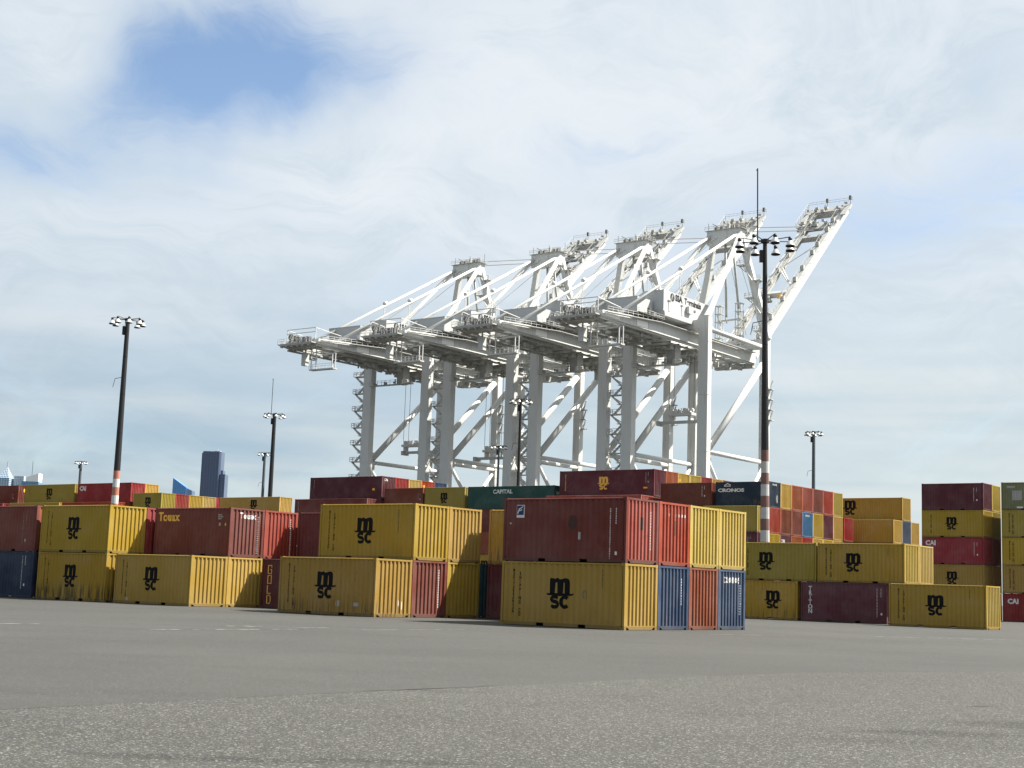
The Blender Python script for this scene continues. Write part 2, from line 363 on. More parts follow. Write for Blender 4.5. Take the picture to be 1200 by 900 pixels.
def decal(name, groups, face, L, H, m, parent, lift=0.004, key=None):
    """painted lettering: the outline is cut along the folds of the sheet and laid onto them. face = 'side' (h along the container) or 'end'"""
    ck = (key, face, L, H) if key else None
    me = _dc.get(ck) if ck else None
    if me is None:
        bm = bmesh.new()
        for p, fs in groups:
            v = [bm.verts.new((x, 0, y)) for x, y in p]
            for f in fs:
                try: bm.faces.new([v[i] for i in f])
                except ValueError: pass
        bmesh.ops.triangulate(bm, faces=[f for f in bm.faces if len(f.verts) > 4])
        c = side_corr(L) if face == 'side' else END
        hs = [v.co.x for v in bm.verts]; lo, hi = min(hs), max(hs)
        for b in c.breaks():
            if lo < b < hi:
                bmesh.ops.bisect_plane(bm, geom=bm.verts[:] + bm.edges[:] + bm.faces[:], plane_co=(b, 0, 0), plane_no=(1, 0, 0), dist=1e-5)
        for v in bm.verts:
            h, z = v.co.x, v.co.z
            if face == 'side': v.co = (h, SY + c.off(h) - lift, z)
            else: v.co = (L / 2 - EXO - c.off(h) + lift, h, z)
        bm.normal_update()
        want = Vector((0, -1, 0)) if face == 'side' else Vector((1, 0, 0))
        for f in bm.faces:
            if f.normal.dot(want) < 0: f.normal_flip()
        me = bpy.data.meshes.new(name); bm.to_mesh(me); bm.free(); me.materials.append(m)
        if ck: _dc[ck] = me
    return link(name, me, parent, m)
CG = "shipping containers stacked in the yard"
PLACED = []
def box20(sn, t, z0, colour, label, L=L20, H=H8, detail=True, end=None, cat="container"):
    """one container: sn = position of its right-hand end along U, t = position of its near long side along V"""
    c = yard(sn - L / 2, t + W / 2, z0)
    PLACED.append((sn - L, sn, t, t + W, z0, z0 + H))
    if detail:
        o = empty('shipping_container', c, -TH)
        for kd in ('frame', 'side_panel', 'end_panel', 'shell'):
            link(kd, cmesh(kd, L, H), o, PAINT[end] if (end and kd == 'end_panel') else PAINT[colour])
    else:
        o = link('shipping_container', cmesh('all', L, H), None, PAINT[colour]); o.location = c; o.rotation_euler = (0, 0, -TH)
    tag(o, label, cat, CG)
    o['L'] = L; o['H'] = H
    return o
def side(o, name, g, m, key=None): return decal(name, g, 'side', o['L'], o['H'], MARK[m], o, key=key)
def endd(o, name, g, m, key=None): return decal(name, g, 'end', o['L'], o['H'], MARK[m], o, key=key)
def msc_marks(o, m='black', words=True, dx=-0.08):
    H = o['H']
    side(o, 'logo', msc(dx, 1.30 * H / H8, 1.0), m, 'msc%s' % dx)
    if words:
        x0 = -o['L'] / 2 + (0.62 if o['L'] < 7 else 0.95)
        side(o, 'lettering', stacked("MEDITERRANEAN", 0.165, 0.140, x0, 2.28, 0.006) + stacked("SHIPPING CO", 0.195, 0.165, x0 + 0.33, 2.16, 0.008), m, 'med')
def code_marks(o, x, top, n=14, m='white', both=True, size=0.062):
    """column of small stencilled characters too small to read"""
    rnd = random.Random(int(abs(x * 1000)) + n); g = []
    for i in range(n):
        z = top - i * size * 1.5
        wd = size * rnd.uniform(0.6, 1.0); g.append(rect(x - wd / 2, x + wd / 2, z - size * 0.9, z - rnd.uniform(0, size * 0.25)))
    if both:
        for i in range(max(2, n // 3)):
            z = top - i * size * 1.5; g.append(rect(x + 0.25, x + 0.25 + size * 0.7, z - size * 0.9, z))
        g.append(rect(x + 0.24, x + 0.36, top - n * size * 1.25 - 0.14, top - n * size * 1.25))
    side(o, 'marking', g, m)
def end_code(o, y, top, n=14, m='white', size=0.07):
    rnd = random.Random(n + int(y * 100))
    endd(o, 'marking', [rect(y - size * rnd.uniform(.3, .5), y + size * rnd.uniform(.3, .5), top - i * size * 1.6 - size, top - i * size * 1.6) for i in range(n)], m)
R = 2.478
def stretch(g, kx, cx): return [[[(x * kx + cx, y) for x, y in p], f] for p, f in g]
def florens(o, x, z, s_=0.55, m='white'):
    side(o, 'marking', [rect(x, x + 0.62 * s_ / .55, z, z + 0.80 * s_ / .55)], m)
    e = s_ / .55
    decal('logo', [rect(x + .04 * e, x + .58 * e, z + .17 * e, z + .76 * e)], 'side', o['L'], o['H'], MARK['navy'], o, lift=0.007)
    decal('logo', [ribbon([(x + .10 * e, z + .24 * e), (x + .22 * e, z + .56 * e), (x + .52 * e, z + .70 * e)], .07 * e), ribbon([(x + .18 * e, z + .44 * e), (x + .42 * e, z + .50 * e)], .06 * e)], 'side', o['L'], o['H'], MARK['white'], o, lift=0.010)
# ================================================================== THE GROUND
def asphalt(name, base, chip, chipscale, bump, contrast, patchy=0.15, stains=()):
    m, t, b = mat(name, 0.85, 0.25)
    o = t.new('ShaderNodeTexCoord').outputs['Object']
    big = t.noise(o, 0.07, 5, 0.6, 0.4); mid = t.noise(o, 0.9, 5, 0.6)
    lanes = t.noise(t.scale(o, 0.10, 0.5, 1), 1.0, 4, 0.5)
    c = t.mix(t.ramp(big, 0.3, 0.7), [x * (1 - patchy) for x in base], [x * (1 + patchy) for x in base])
    c = t.mix(t.math('MULTIPLY', t.ramp(lanes, 0.45, 0.70), 0.34), c, [x * 0.72 for x in base])
    c = t.mix(t.math('MULTIPLY', t.ramp(mid, 0.5, 0.8), 0.2), c, [x * 1.25 for x in base])
    vo = t.new('ShaderNodeTexVoronoi'); t.put(vo.inputs['Vector'], o); vo.inputs['Scale'].default_value = chipscale
    sepc = t.new('ShaderNodeSeparateColor'); t.l.new(vo.outputs['Color'], sepc.inputs[0])
    c = t.mix(t.math('MULTIPLY', t.ramp(sepc.outputs[0], 0.70, 1.0), contrast), c, chip)
    c = t.mix(t.math('MULTIPLY', t.ramp(sepc.outputs[1], 0.60, 1.0), contrast * 0.9), c, [x * 0.35 for x in base])
    v2 = t.new('ShaderNodeTexVoronoi'); t.put(v2.inputs['Vector'], o); v2.inputs['Scale'].default_value = chipscale * 0.62
    sp2 = t.new('ShaderNodeSeparateColor'); t.l.new(v2.outputs['Color'], sp2.inputs[0])
    c = t.mix(t.math('MULTIPLY', t.ramp(sp2.outputs[0], 0.90, 0.98), contrast), c, [min(1, x * 1.6) for x in chip])
    worn_ = t.math('MULTIPLY', t.ramp(t.noise(t.scale(o, 0.22, 0.75, 1), 1.0, 4, 0.6, 0.5), 0.56, 0.74), t.ramp(sp2.outputs[1], 0.25, 0.75))
    c = t.mix(t.math('MULTIPLY', worn_, contrast * 0.9), c, [x * 0.38 for x in base])
    grit = t.noise(o, chipscale * 1.6, 3, 0.7)
    c = t.mix(t.math('MULTIPLY', t.ramp(grit, 0.35, 0.65), contrast * 0.35), c, [x * 0.55 for x in base])
    if stains:                                                  # oil-darkened, ravelled places
        px = t.new('ShaderNodeSeparateXYZ'); t.put(px.inputs[0], o); tot = None
        for (cx, cy), rx, ry in stains:
            a_ = t.math('DIVIDE', t.math('SUBTRACT', px.outputs[0], cx), rx); b_ = t.math('DIVIDE', t.math('SUBTRACT', px.outputs[1], cy), ry)
            g_ = t.math('POWER', 2.718, t.math('MULTIPLY', t.math('ADD', t.math('MULTIPLY', a_, a_), t.math('MULTIPLY', b_, b_)), -1.0)); tot = g_ if tot is None else t.math('MAXIMUM', tot, g_)
        brk = t.ramp(t.math('ADD', t.math('MULTIPLY', tot, 0.55), t.noise(t.scale(o, 2.2, 5.0, 1), 1.0, 6, 0.7)), 0.66, 1.0)
        c = t.mix(t.math('MULTIPLY', brk, t.ramp(sp2.outputs[2], 0.35, 0.75, 0.10, 0.85)), c, [x * 0.32 for x in base])
    t.put(b.inputs['Base Color'], c)
    bp = t.new('ShaderNodeBump'); bp.inputs['Strength'].default_value = 1.0; bp.inputs['Distance'].default_value = bump
    t.put(bp.inputs['Height'], t.math('ADD', t.math('MULTIPLY', sepc.outputs[2], 0.7), t.math('MULTIPLY', grit, 0.9))); t.l.new(bp.outputs[0], b.inputs['Normal'])
    return m
ASPH = asphalt("asphalt_yard", (0.0525, 0.0525, 0.0485), (0.120, 0.119, 0.110), 85.0, 0.004, 0.42)
ROUGH = asphalt("asphalt_coarse", (0.0555, 0.0555, 0.0510), (0.24, 0.237, 0.215), 88.0, 0.010, 0.68, 0.2, [((6.9, 18.2), 1.8, 0.8), ((4.9, 16.7), 1.3, 0.5), ((-2.4, 12.1), 1.5, 0.25), ((-0.9, 12.3), 1.0, 0.2)])
def sheet(name, pts, z, m, kind='structure'):
    mb = MB(); mb.faces([(x, y, z) for x, y in pts], [tuple(range(len(pts)))])
    return tag(mb.build(name, m), kind=kind)
sheet('ground', [(-6000, -300), (6000, -300), (6000, 8000), (-6000, 8000)], 0.0, ASPH)
sheet('pavement', [(-40, -29), (40, -29), (40, 44.5), (12.5, 33.5), (5.5, 28.8), (2.03, 24.74), (0.16, 22.28), (-1.67, 20.28), (-3.6, 17.9), (-5.29, 15.68), (-20, -2)], 0.004, ROUGH)
TAR = plain("tar_seam", (0.045, 0.044, 0.042), 0.9)
def strip(name, pts, wd, z, m, kind='structure'):
    r = ribbon(pts, wd); mb = MB(); mb.faces([(x, y, z) for x, y in r[0]], r[1]); return tag(mb.build(name, m), kind=kind)
strip('seam', [(-6.6, 14.1), (-5.29, 15.68), (-3.6, 17.9), (-1.67, 20.28), (0.16, 22.28)], [0.05, 0.045, 0.02, 0.05, 0.015], 0.008, TAR)
strip('crack', [(-1.9, 20.3), (-1.3, 20.7), (-0.4, 21.7), (-0.1, 22.4)], [0.02, 0.07, 0.04, 0.01], 0.012, TAR)
strip('crack', [(6.7, 21.2), (6.95, 21.35), (7.2, 21.4)], [0.02, 0.09, 0.02], 0.008, TAR)
def worn(name):
    m, t, b = mat(name, 0.8, 0.3); o = t.new('ShaderNodeTexCoord').outputs['Object']
    n = t.ramp(t.noise(o, 2.3, 6, 0.7), 0.44, 0.62); t.put(b.inputs['Base Color'], t.mix(n, (0.06, 0.06, 0.055), (0.40, 0.40, 0.37))); return m
LINEP = worn("worn_road_paint")
for pts, wd in ([[(-9.7, 40.4), (-6.0, 45.1)], 0.12], [[(-15.5, 39.2), (-13.2, 41.9)], 0.12], [[(-8.6, 45.7), (-7.6, 46.2)], 0.30], [[(15.2, 61.0), (24.5, 63.7)], 0.13],
                [[(-4.6, 46.4), (-1.2, 50.6)], 0.07], [[(7.6, 55.2), (11.0, 57.4)], 0.10], [[(-6.6, 46.2), (-5.6, 47.4)], 0.12]):
    strip('painted_line', pts, wd, 0.006, LINEP)
# ================================================================== FRONT CONTAINERS
# block on the right of centre, nearest the camera
SD, TD = -30.85, 48.15
o = box20(SD, TD, 0, 'yellow', "yellow container with black m sc logo on the ground under the big maroon container"); msc_marks(o)
side(o, 'scuff', [ribbon(arc(1.14, 1.32, 0.09, 0.16, -60, 250, 10), 0.045)], 'scuff'); code_marks(o, 1.95, 2.30, 8, 'darkmark', False, 0.06)
o = box20(SD, TD + R, 0, 'blue', "slate blue container seen end-on between the yellow logo container and a red-brown one"); end_code(o, 0.72, 2.1, 10)
o = box20(SD, TD + 2 * R, 0, 'brown', "red-brown container seen end-on between the two blue containers on the ground", end='rust')
o = box20(SD, TD + 3 * R, 0, 'blue', "blue container with white CRONOS on its end, at the right end of the front block")
endd(o, 'lettering', glyphs("CRONOS", 0.34, 0.012, -0.02, 2.13), 'white'); end_code(o, 0.78, 1.95, 12)
o = box20(SD, TD, H8, 'maroon', "maroon container with small white square F logo, resting on the front yellow container", end='pink')
florens(o, -2.38, 1.78, 0.36); code_marks(o, 2.25, 2.15, 22); side(o, 'marking', [rect(-2.55, -2.28, 0.10, 0.145), rect(-2.15, -2.05, 0.10, 0.145), rect(-2.72, -2.62, 1.52, 1.57)], 'white'); end_code(o, 0.62, 2.1, 14)
side(o, 'patch', [[arc(0.45, 1.58, 0.22, 0.30, 0, 340, 14)[:-1], [tuple(range(14))]]], 'stain'); side(o, 'scuff', [rect(0.75, 0.84, 0.9, 1.2)], 'grey')
endd(o, 'patch', [rect(-0.14, 0.04, 1.35, 1.85)], 'darkmark')
o = box20(SD, TD + R, H8, 'red', "bright red container seen end-on between the maroon and the first yellow one, upper tier")
endd(o, 'marking', [rect(-0.40 + i * .24, -0.34 + i * .24, 2.02, 2.14) for i in range(6)], 'white'); endd(o, 'patch', [rect(0.02, 0.16, 1.25, 1.85)], 'darkmark')
o = box20(SD, TD + 2 * R, H8, 'lemon', "pale yellow container end in the upper tier, directly above the red-brown container end")
o = box20(SD, TD + 3 * R, H8, 'lemon', "pale yellow container end in the upper tier, directly above the CRONOS container end")
# block left of centre
SC, TCB = -43.72, 47.9
o = box20(SC, TCB, 0, 'yellow_dirty', "dirty yellow logo container on the ground with rust-stained sunlit end, left of centre"); msc_marks(o)
side(o, 'marking', [rect(0.62, 0.70, 0.42, 0.62), rect(0.75, 0.86, 0.40, 0.66), rect(1.72, 2.05, 0.44, 0.60)], 'grey')
endd(o, 'marking', [rect(0.35, 0.45, 0.50, 0.75), rect(0.58, 0.63, 0.35, 0.7)], 'white')
o = box20(SC, TCB + R, 0, 'brown', "red-brown container end on the ground beside the rust-stained yellow container"); end_code(o, 0.72, 2.2, 16)
o = box20(SC, TCB + 2 * R, 0, 'yellow', "yellow container end on the ground, mostly in slanting shadow beside the red-brown one")
o = box20(SC, TCB + 3 * R, 0, 'teal', "dark teal container edge in deep shadow, left end of the dark gap")
o = box20(SC, TCB + R, H8, 'yellow', "yellow logo container set back on the upper tier above the dirty yellow one"); msc_marks(o); code_marks(o, 1.98, 2.30, 12, 'darkmark', False, 0.06)
o = box20(SC, TCB + 2 * R, H8, 'yellow', "yellow container end on the upper tier with a slanting shadow in its lower corner")
# gap bay between the two blocks
o = box20(-37.05, 55.1, 0, 'plum', "very dark plum container in shadow on the ground in the gap between two blocks")
o = box20(-37.05, 55.1, H8, 'yellow_dirty', "weathered yellow container with rusty top rail squeezed in the gap behind the maroon one")
# GOLD bay
o = box20(-51.3, 53.9, 0, 'plum', "dark plum container on the ground with yellow GOLD lettering, partly hidden")
gx, gs = -2.42, 0.30
def outl(ch, x, z):
    a, b_, h = x - 0.13, x + 0.13, 0.21
    return {'G': ribbon([(b_, z + h * .5), (b_, z + h), (a, z + h), (a, z - h), (b_, z - h), (b_, z), (x, z)], 0.055), 'O': ribbon([(a, z - h), (a, z + h), (b_, z + h), (b_, z - h)], 0.055, True),
            'L': ribbon([(a, z + h), (a, z - h), (b_, z - h)], 0.055), 'D': ribbon([(a, z - h), (a, z + h), (x + .06, z + h), (b_, z + h * .6), (b_, z - h * .6), (x + .06, z - h)], 0.055, True)}[ch]
side(o, 'lettering', [outl(ch, gx, 2.02 - i * 0.52) for i, ch in enumerate("GOLD")], 'gold')
o = box20(-51.3, 56.4, H8, 'maroon', "dark maroon container with small square logo between bright red ends and yellow logo container"); florens(o, -1.2, 1.75, 0.36)
# block further left
SB, TB = -57.75, 49.4
o = box20(SB, TB, 0, 'yellow', "yellow logo container on the ground in front of the Touax container"); msc_marks(o); side(o, 'marking', [rect(-2.0, -1.84, 0.15, 0.3)], 'grey')
o = box20(SB, TB + R, 0, 'yellow', "yellow container end on the ground under Touax, half crossed by slanting shadow")
o = box20(SB - 0.05, TB + R, H8, 'brown', "brown container with yellow Touax lettering on its long side, upper tier", end='brown')
side(o, 'lettering', glyphs("Touax", 0.66, 0.018, -1.92, 2.08), 'gold'); endd(o, 'lettering', glyphs("Touax", 0.44, 0.012, 0.02, 2.18), 'white'); end_code(o, 0.78, 2.2, 18)
side(o, 'marking', [rect(2.05, 2.35, 2.16, 2.22), rect(2.05, 2.45, 2.06, 2.11), rect(2.05, 2.30, 1.96, 2.01), rect(2.15, 2.25, 1.62, 1.78)], 'grey'); side(o, 'marking', [rect(2.62, 2.70, 1.62, 1.76)], 'amber')
o = box20(SB - 0.05, TB + 2 * R, H8, 'red', "bright red sunlit container end beside the white Touax lettering end, upper tier"); end_code(o, 0.75, 2.2, 18)
SA, TA = -64.2, 49.1
o = box20(SA, TA, 0, 'yellow_grimy', "grimy yellow logo container on the ground with black runs along its foot"); msc_marks(o)
o = box20(SA, TA, H8, 'yellow', "yellow logo container on top of the grimy one, behind the left striped mast's line"); msc_marks(o)
o['label'] = "yellow logo container on top of the grimy one"
o = box20(SA, TA + R, H8, 'crimson', "narrow crimson container end between the yellow container's sunlit end and the Touax side")
SZ = -70.7
o = box20(SZ, TA, H8, 'brown', "red-brown container cut by the left edge of the photo, upper tier, above blue", end='orange'); code_marks(o, 1.75, 2.25, 20)
o = box20(SZ, TA, 0, 'navy', "dark blue container cut by the left edge of the photo, on the ground"); code_marks(o, 1.95, 2.35, 20)
# block on the right, further back
o = box20(-29.8, 86.0, 0, 'yellow', "separate yellow logo container on the ground at the right, pale sunlit end", end='lemon'); msc_marks(o); code_marks(o, 2.0, 2.3, 6, 'darkmark', False, 0.06)
o = box20(-37.65, 90.0, 0, 'plum', "plum container with white TRITON letters on the ground between two yellow logo containers")
side(o, 'lettering', stacked("TRITON", 0.40, 0.30, -2.35, 2.30, 0.010), 'white'); code_marks(o, 2.35, 2.25, 20)
o = box20(-43.95, 90.0, 0, 'yellow_dirty', "stained yellow logo container on the ground just right of the front block"); msc_marks(o, dx=1.2)
o = box20(-36.45, 90.0, H8, 'tan', "yellow logo container on top tier above the TRITON container, sunlit end at right", end='lemon'); msc_marks(o, dx=-0.5); code_marks(o, 1.9, 2.3, 6, 'darkmark', False, 0.06)
o = box20(-42.60, 90.0, H8, 'olive', "olive yellow logo container on top tier just right of the striped mast's foot"); msc_marks(o, dx=-0.7)
o['label'] = "olive yellow logo container in front of the striped mast, above the stained yellow one"
o = box20(-36.45, 92.5, H8, 'lemon', "pale yellow container end behind the logo container above TRITON")
# tall stacks at the right edge
S4, T4 = -47.6, 136.8
def logo_small(o, m='black', dx=-0.08): side(o, 'logo', msc(dx, 1.30, 1.0), m, 'msc%s' % dx)
for lv, colr, lab in ((0, 'maroon', "dark container at the bottom of the five-high stack, hidden behind yellow"), (1, 'yellow', "yellow logo container second from the bottom of the five-high stack, under red CAI"),
                      (2, 'crimson', "crimson container with white CAI lettering in the middle of the five-high stack"), (3, 'yellow', "yellow logo container between the crimson CAI box and the maroon top box"), (4, 'plum', "maroon container topping the five-high stack against the sky")):
    o = box20(S4, T4, lv * H8, colr, lab)
    if colr == 'yellow':
        logo_small(o); side(o, 'lettering', stacked("SHIPPING CO", 0.19, 0.165, -2.1, 2.2, 0.010), 'black')
    if lv == 2: side(o, 'lettering', glyphs("CAI", 0.62, 0.03, -2.15, 2.02), 'white')
    if lv in (2, 4): code_marks(o, 2.1, 2.1, 14)
for lv, colr in ((1, 'yellow_dirty'), (2, 'brown'), (3, 'olive'), (4, 'lemon')):
    box20(S4, T4 + R, lv * H8, colr, ["", "shadowed yellow container end second from the bottom behind the five-high stack", "brown shadowed container end behind the crimson CAI container", "olive shadowed container end behind the stack's upper yellow logo box", "sunlit yellow container end beside the maroon box topping the five-high stack"][lv])
S5 = -45.9 + L20
for lv, colr, lab in ((0, 'crimson', "crimson container with white CAI lettering at the right edge, on the ground"), (1, 'yellow', "yellow container directly on the crimson CAI box at the right edge"), (2, 'yellow', "yellow container in the middle of the stack at the right edge"),
                      (3, 'olive', "olive container under the patched green one at the right edge"), (4, 'sage', "patched sage green container topping the stack at the right edge")):
    o = box20(S5, T4, lv * H8, colr, lab)
    if lv == 0: side(o, 'lettering', glyphs("CAI", 0.62, 0.03, -2.05, 1.85), 'white')
    elif lv < 4: side(o, 'lettering', stacked("MEDITERRANEAN", 0.165, 0.138, -2.3, 2.28, 0.008) + stacked("SHIPPING CO", 0.19, 0.165, -1.98, 2.16, 0.010), 'black', 'med5')
    else:
        side(o, 'patch', [rect(-2.0, -1.1, 0.9, 1.8), rect(-0.9, 0.2, 1.1, 2.0)], 'grey'); side(o, 'marking', [rect(-1.6, -1.0, 0.12, 0.3)], 'white'); side(o, 'marking', [rect(-2.5, -1.75, 2.05, 2.25)], 'grey')
for lv in range(5):
    for j in (1, 2):
        PLACED.append((S5 - L20, S5, T4 + R * j, T4 + R * j + W, 5 * H8, 5 * H8 + .1)) if lv == 4 else None
# ================================================================== REAR WALL OF CONTAINERS
T0, T1 = 128.2, 130.7
HC4, HC5 = 4 * H9, 4 * H9
def rear(sn, t, z0, colour, label, L=L20, H=H8): return box20(sn, t, z0, colour, label, L, H, detail=False)
# --- the CRONOS wall right of the striped mast, seen end-on
SR = -66.95
o = rear(SR, T1, 4 * H8, 'navy', "navy container with white CRONOS lettering on its long side, top tier by the striped mast")
side(o, 'lettering', stretch(glyphs("CRONOS", 0.46, 0.020, 0, 1.72), 1.55, -1.30), 'white'); side(o, 'logo', [rect(-2.1, -1.35, 2.12, 2.2), ribbon([(-2.05, 2.22), (-1.7, 2.42), (-1.35, 2.25)], 0.1)], 'white')
endd(o, 'lettering', glyphs("CRONOS", 0.24, 0.012, 0.0, 2.30), 'white'); endd(o, 'patch', [[arc(0.5, 0.9, 0.22, 0.42, 0, 330, 10)[:-1], [tuple(range(10))]]], 'grey')
side(o, 'patch', [rect(1.25, 1.65, 0.35, 0.8), rect(1.75, 2.05, 0.35, 0.6)], 'darkmark')
ORD = ["first", "second", "third", "fourth", "fifth", "sixth", "seventh", "eighth", "ninth"]
NAMEC = dict(yellow_grimy="grimy yellow", yellow="yellow", tan="tan yellow", lemon="pale yellow", olive="olive yellow", brown="brown", red="red", orange="orange brown", rust="rust-streaked brown", maroon="maroon", plum="plum", crimson="crimson", skyblue="sky blue", pink="faded red", navy="navy", slate="slate blue", blue="blue", yellow_dirty="dirty yellow", green="green", teal="teal")
for i, cc in enumerate(('yellow', 'orange', 'pink', 'rust', 'red', 'olive')):
    rear(SR, T1 + R * (i + 1), 4 * H8, cc, "%s container end, %s right of the navy CRONOS end, top tier" % (NAMEC[cc], ORD[i]))
o = rear(SR, T0, 3 * H8, 'olive', "olive yellow container under the navy CRONOS one, left of the striped mast")
for i, cc in enumerate(('red', 'rust', 'brown', 'skyblue', 'yellow', 'plum', 'tan', 'crimson')):
    o = rear(SR + (0.02 if i < 7 else 0.12), T1 + R * i, 3 * H8, cc, "%s container end, %s right of the striped mast in the second tier" % (NAMEC[cc], ORD[i]))
    if cc == 'skyblue': endd(o, 'lettering', glyphs("CRONOS", 0.24, 0.012, 0.0, 2.22), 'white')
o = rear(SR, T0, 2 * H8, 'plum', "plum container with white CAI end mark, low left of the striped mast"); endd(o, 'lettering', glyphs("CAI", 0.45, 0.025, 0.3, 1.6), 'white'); code_marks(o, 2.0, 2.1, 8)
for i, cc in enumerate(('yellow', 'plum', 'orange', 'crimson', 'yellow', 'tan', 'tan', 'lemon')):
    o = rear(SR, T1 + R * i, 2 * H8, cc, "%s container end, %s right of the striped mast in the lowest visible tier" % (NAMEC[cc], ORD[i]))
    if i == 1: endd(o, 'lettering', glyphs("CAI", 0.5, 0.03, -0.6, 1.9), 'white')
# --- brown twenty-footer left of CRONOS
o = rear(-73.5, T1, 4 * H8, 'brown', "plain dark brown container immediately left of the navy CRONOS container"); code_marks(o, 1.9, 2.2, 12)
# --- forty-foot high-cube stack carrying the gold logo
HCZ = 4 * H9
o = rear(-80.4, T1, HCZ, 'plum', "long dark maroon container with gold m sc logo behind the front block", L40, H9)
side(o, 'logo', msc(-0.3, 1.45, 1.15), 'gold'); side(o, 'lettering', stacked("MEDITERRANEAN", 0.16, 0.14, -5.3, 2.5, 0.005), 'gold'); code_marks(o, 5.05, 2.55, 12); side(o, 'marking', [rect(4.75, 5.25, 0.85, 1.0)], 'amber')
for i, cc in enumerate(('orange', 'yellow', 'lemon', 'crimson', 'tan', 'brown')):
    o = rear(-80.4, T1 + R * (i + 1), HCZ, cc, "%s container end, %s behind the long maroon container with the gold logo" % (NAMEC[cc], ORD[i]), L40, H9)
    if i in (1, 3): endd(o, 'marking', [[arc(-0.85, 2.1, 0.17, 0.17, 0, 330, 8)[:-1], [tuple(range(8))]]], 'amber')
o = rear(-80.4, T0, 3 * H9, 'pink', "long faded red container just showing above the front maroon one, under the gold logo", L40, H9)
# --- green CAPITAL
o = rear(-93.3, T1, 4 * H8, 'green', "long dark green container with white CAPITAL lettering", L40)
side(o, 'lettering', stretch(glyphs("CAPITAL", 0.62, 0.022, 0, 1.95), 1.15, -1.1), 'white'); endd(o, 'lettering', glyphs("CAI", 0.42, 0.02, -0.3, 1.75), 'white')
rear(-93.3, T1, 3 * H8, 'maroon', "long maroon container beneath the green CAPITAL one, seen through a narrow gap", L40)
rear(-93.3, T1, 2 * H8, 'orange', "long orange brown container third below the sky in the CAPITAL stack, seen through the gap", L40)
o = rear(-99.45, T1, H8, 'yellow', "yellow logo container low in the CAPITAL stack, glimpsed through the gap"); logo_small(o, dx=-0.3)
# --- single boxes between
o = rear(-106.0, T1, 4 * H8, 'olive', "small olive yellow logo container on the skyline between red-brown and green CAPITAL ones"); logo_small(o, dx=-0.1)
rear(-106.0, T1, 3 * H8, 'maroon', "maroon container directly beneath the small olive logo container on the skyline")
o = rear(-112.4, T1, 4 * H8, 'brown', "plain red-brown container on the skyline left of the small olive logo container"); code_marks(o, 2.3, 1.9, 8)
# --- dark maroon forty-foot stack
o = rear(-119.0, T1, HCZ, 'plum', "long dark maroon container on the skyline above the centre-left yellow logo container", L40, H9)
code_marks(o, -5.4, 2.6, 12, both=False); side(o, 'marking', [rect(4.55, 4.95, 1.15, 1.4)], 'amber'); endd(o, 'lettering', glyphs("CAI", 0.40, 0.02, -0.4, 2.45), 'white')
for i, cc in enumerate(('crimson', 'lemon', 'red', 'blue')):
    o = rear(-119.0, T1 + R * (i + 1), HCZ, cc, "%s container end, %s to the right behind the long skyline maroon container" % (NAMEC[cc], ORD[i]), L40, H9)
    if i == 2: endd(o, 'marking', [[arc(-0.75, 2.2, 0.2, 0.2, 0, 330, 8)[:-1], [tuple(range(8))]]], 'amber')
o = rear(-119.0, T0, 3 * H9, 'maroon', "long maroon container below and left of the skyline maroon one, white code near its edge", L40, H9); code_marks(o, -5.5, 2.6, 14, both=False)
# --- far left yellow forty-footer and stacks
o = rear(-146.9, T1 + 4 * R, 4 * H8, 'yellow', "long yellow container with dark logo under the thin twin masts, left background", L40); side(o, 'logo', msc(0.9, 1.40, 1.25), 'black')
o = rear(-159.9, T1, 4 * H8, 'olive', "short olive yellow logo container right of the crimson skyline container"); side(o, 'logo', msc(0.2, 1.25, 1.15), 'black')
for i, cc in enumerate(('red', 'yellow', 'lemon', 'crimson')):
    rear(-159.9, T1 + R * (i + 1), 4 * H8, cc, "%s container end, %s right of the short olive logo container below the skyscrapers" % (NAMEC[cc], ORD[i]))
o = rear(-166.6, T1, HCZ, 'crimson', "long crimson container on the skyline behind the left striped mast", L40, H9); side(o, 'lettering', glyphs("CAI", 0.9, 0.05, -4.9, 2.15), 'white')
rear(-166.6, T1 + R, HCZ, 'yellow', "yellow container end just right of the long crimson skyline container", L40, H9)
o = rear(-179.5, T1, HCZ, 'olive', "long yellow logo container on the skyline left of the crimson one", L40, H9); side(o, 'logo', msc(0.0, 1.45, 1.35), 'black'); code_marks(o, -5.0, 2.2, 8, 'darkmark')
o = rear(-193.4, T1, HCZ, 'maroon', "maroon container at the far left skyline under the white towers", L40, H9); endd(o, 'marking', [rect(-0.3, 0.3, 1.9, 2.4)], 'amber'); code_marks(o, 4.6, 1.6, 8)
rear(-166.6, T0, 3 * H9, 'red', "long red container showing as a strip above the left yellow logo container", L40, H9)
rear(-179.5, T0, 3 * H9, 'tan', "long tan container showing as a strip above the leftmost containers", L40, H9)
rear(-193.4, T0, 3 * H9, 'crimson', "crimson container showing as a thin strip at the left edge", L40, H9)
# --- yellow stack between the CRONOS wall and the five-high stack
SY_, TY = -62.8, 152.0
o = rear(SY_, TY + R, 4 * H8, 'tan', "long yellow logo container topping the stack right of the CRONOS wall", L40); side(o, 'logo', msc(-0.1, 1.45, 1.35), 'black')
rear(SY_, TY, 3 * H8, 'tan', "long plain tan yellow container below the logo one, right of the CRONOS wall", L40)
rear(SY_, TY, 2 * H8, 'lemon', "pale yellow container whose top just shows under the plain tan one", L40)
rear(SY_, TY + R, 3 * H8, 'slate', "slate blue container end between two yellow ends, under the topmost logo container", L40)
rear(SY_, TY + 2 * R, 3 * H8, 'yellow', "yellow container end at the right of the slate blue end, against the sky", L40)
rear(SY_, TY + R, 2 * H8, 'tan', "tan container end low beneath the slate blue end", L40)
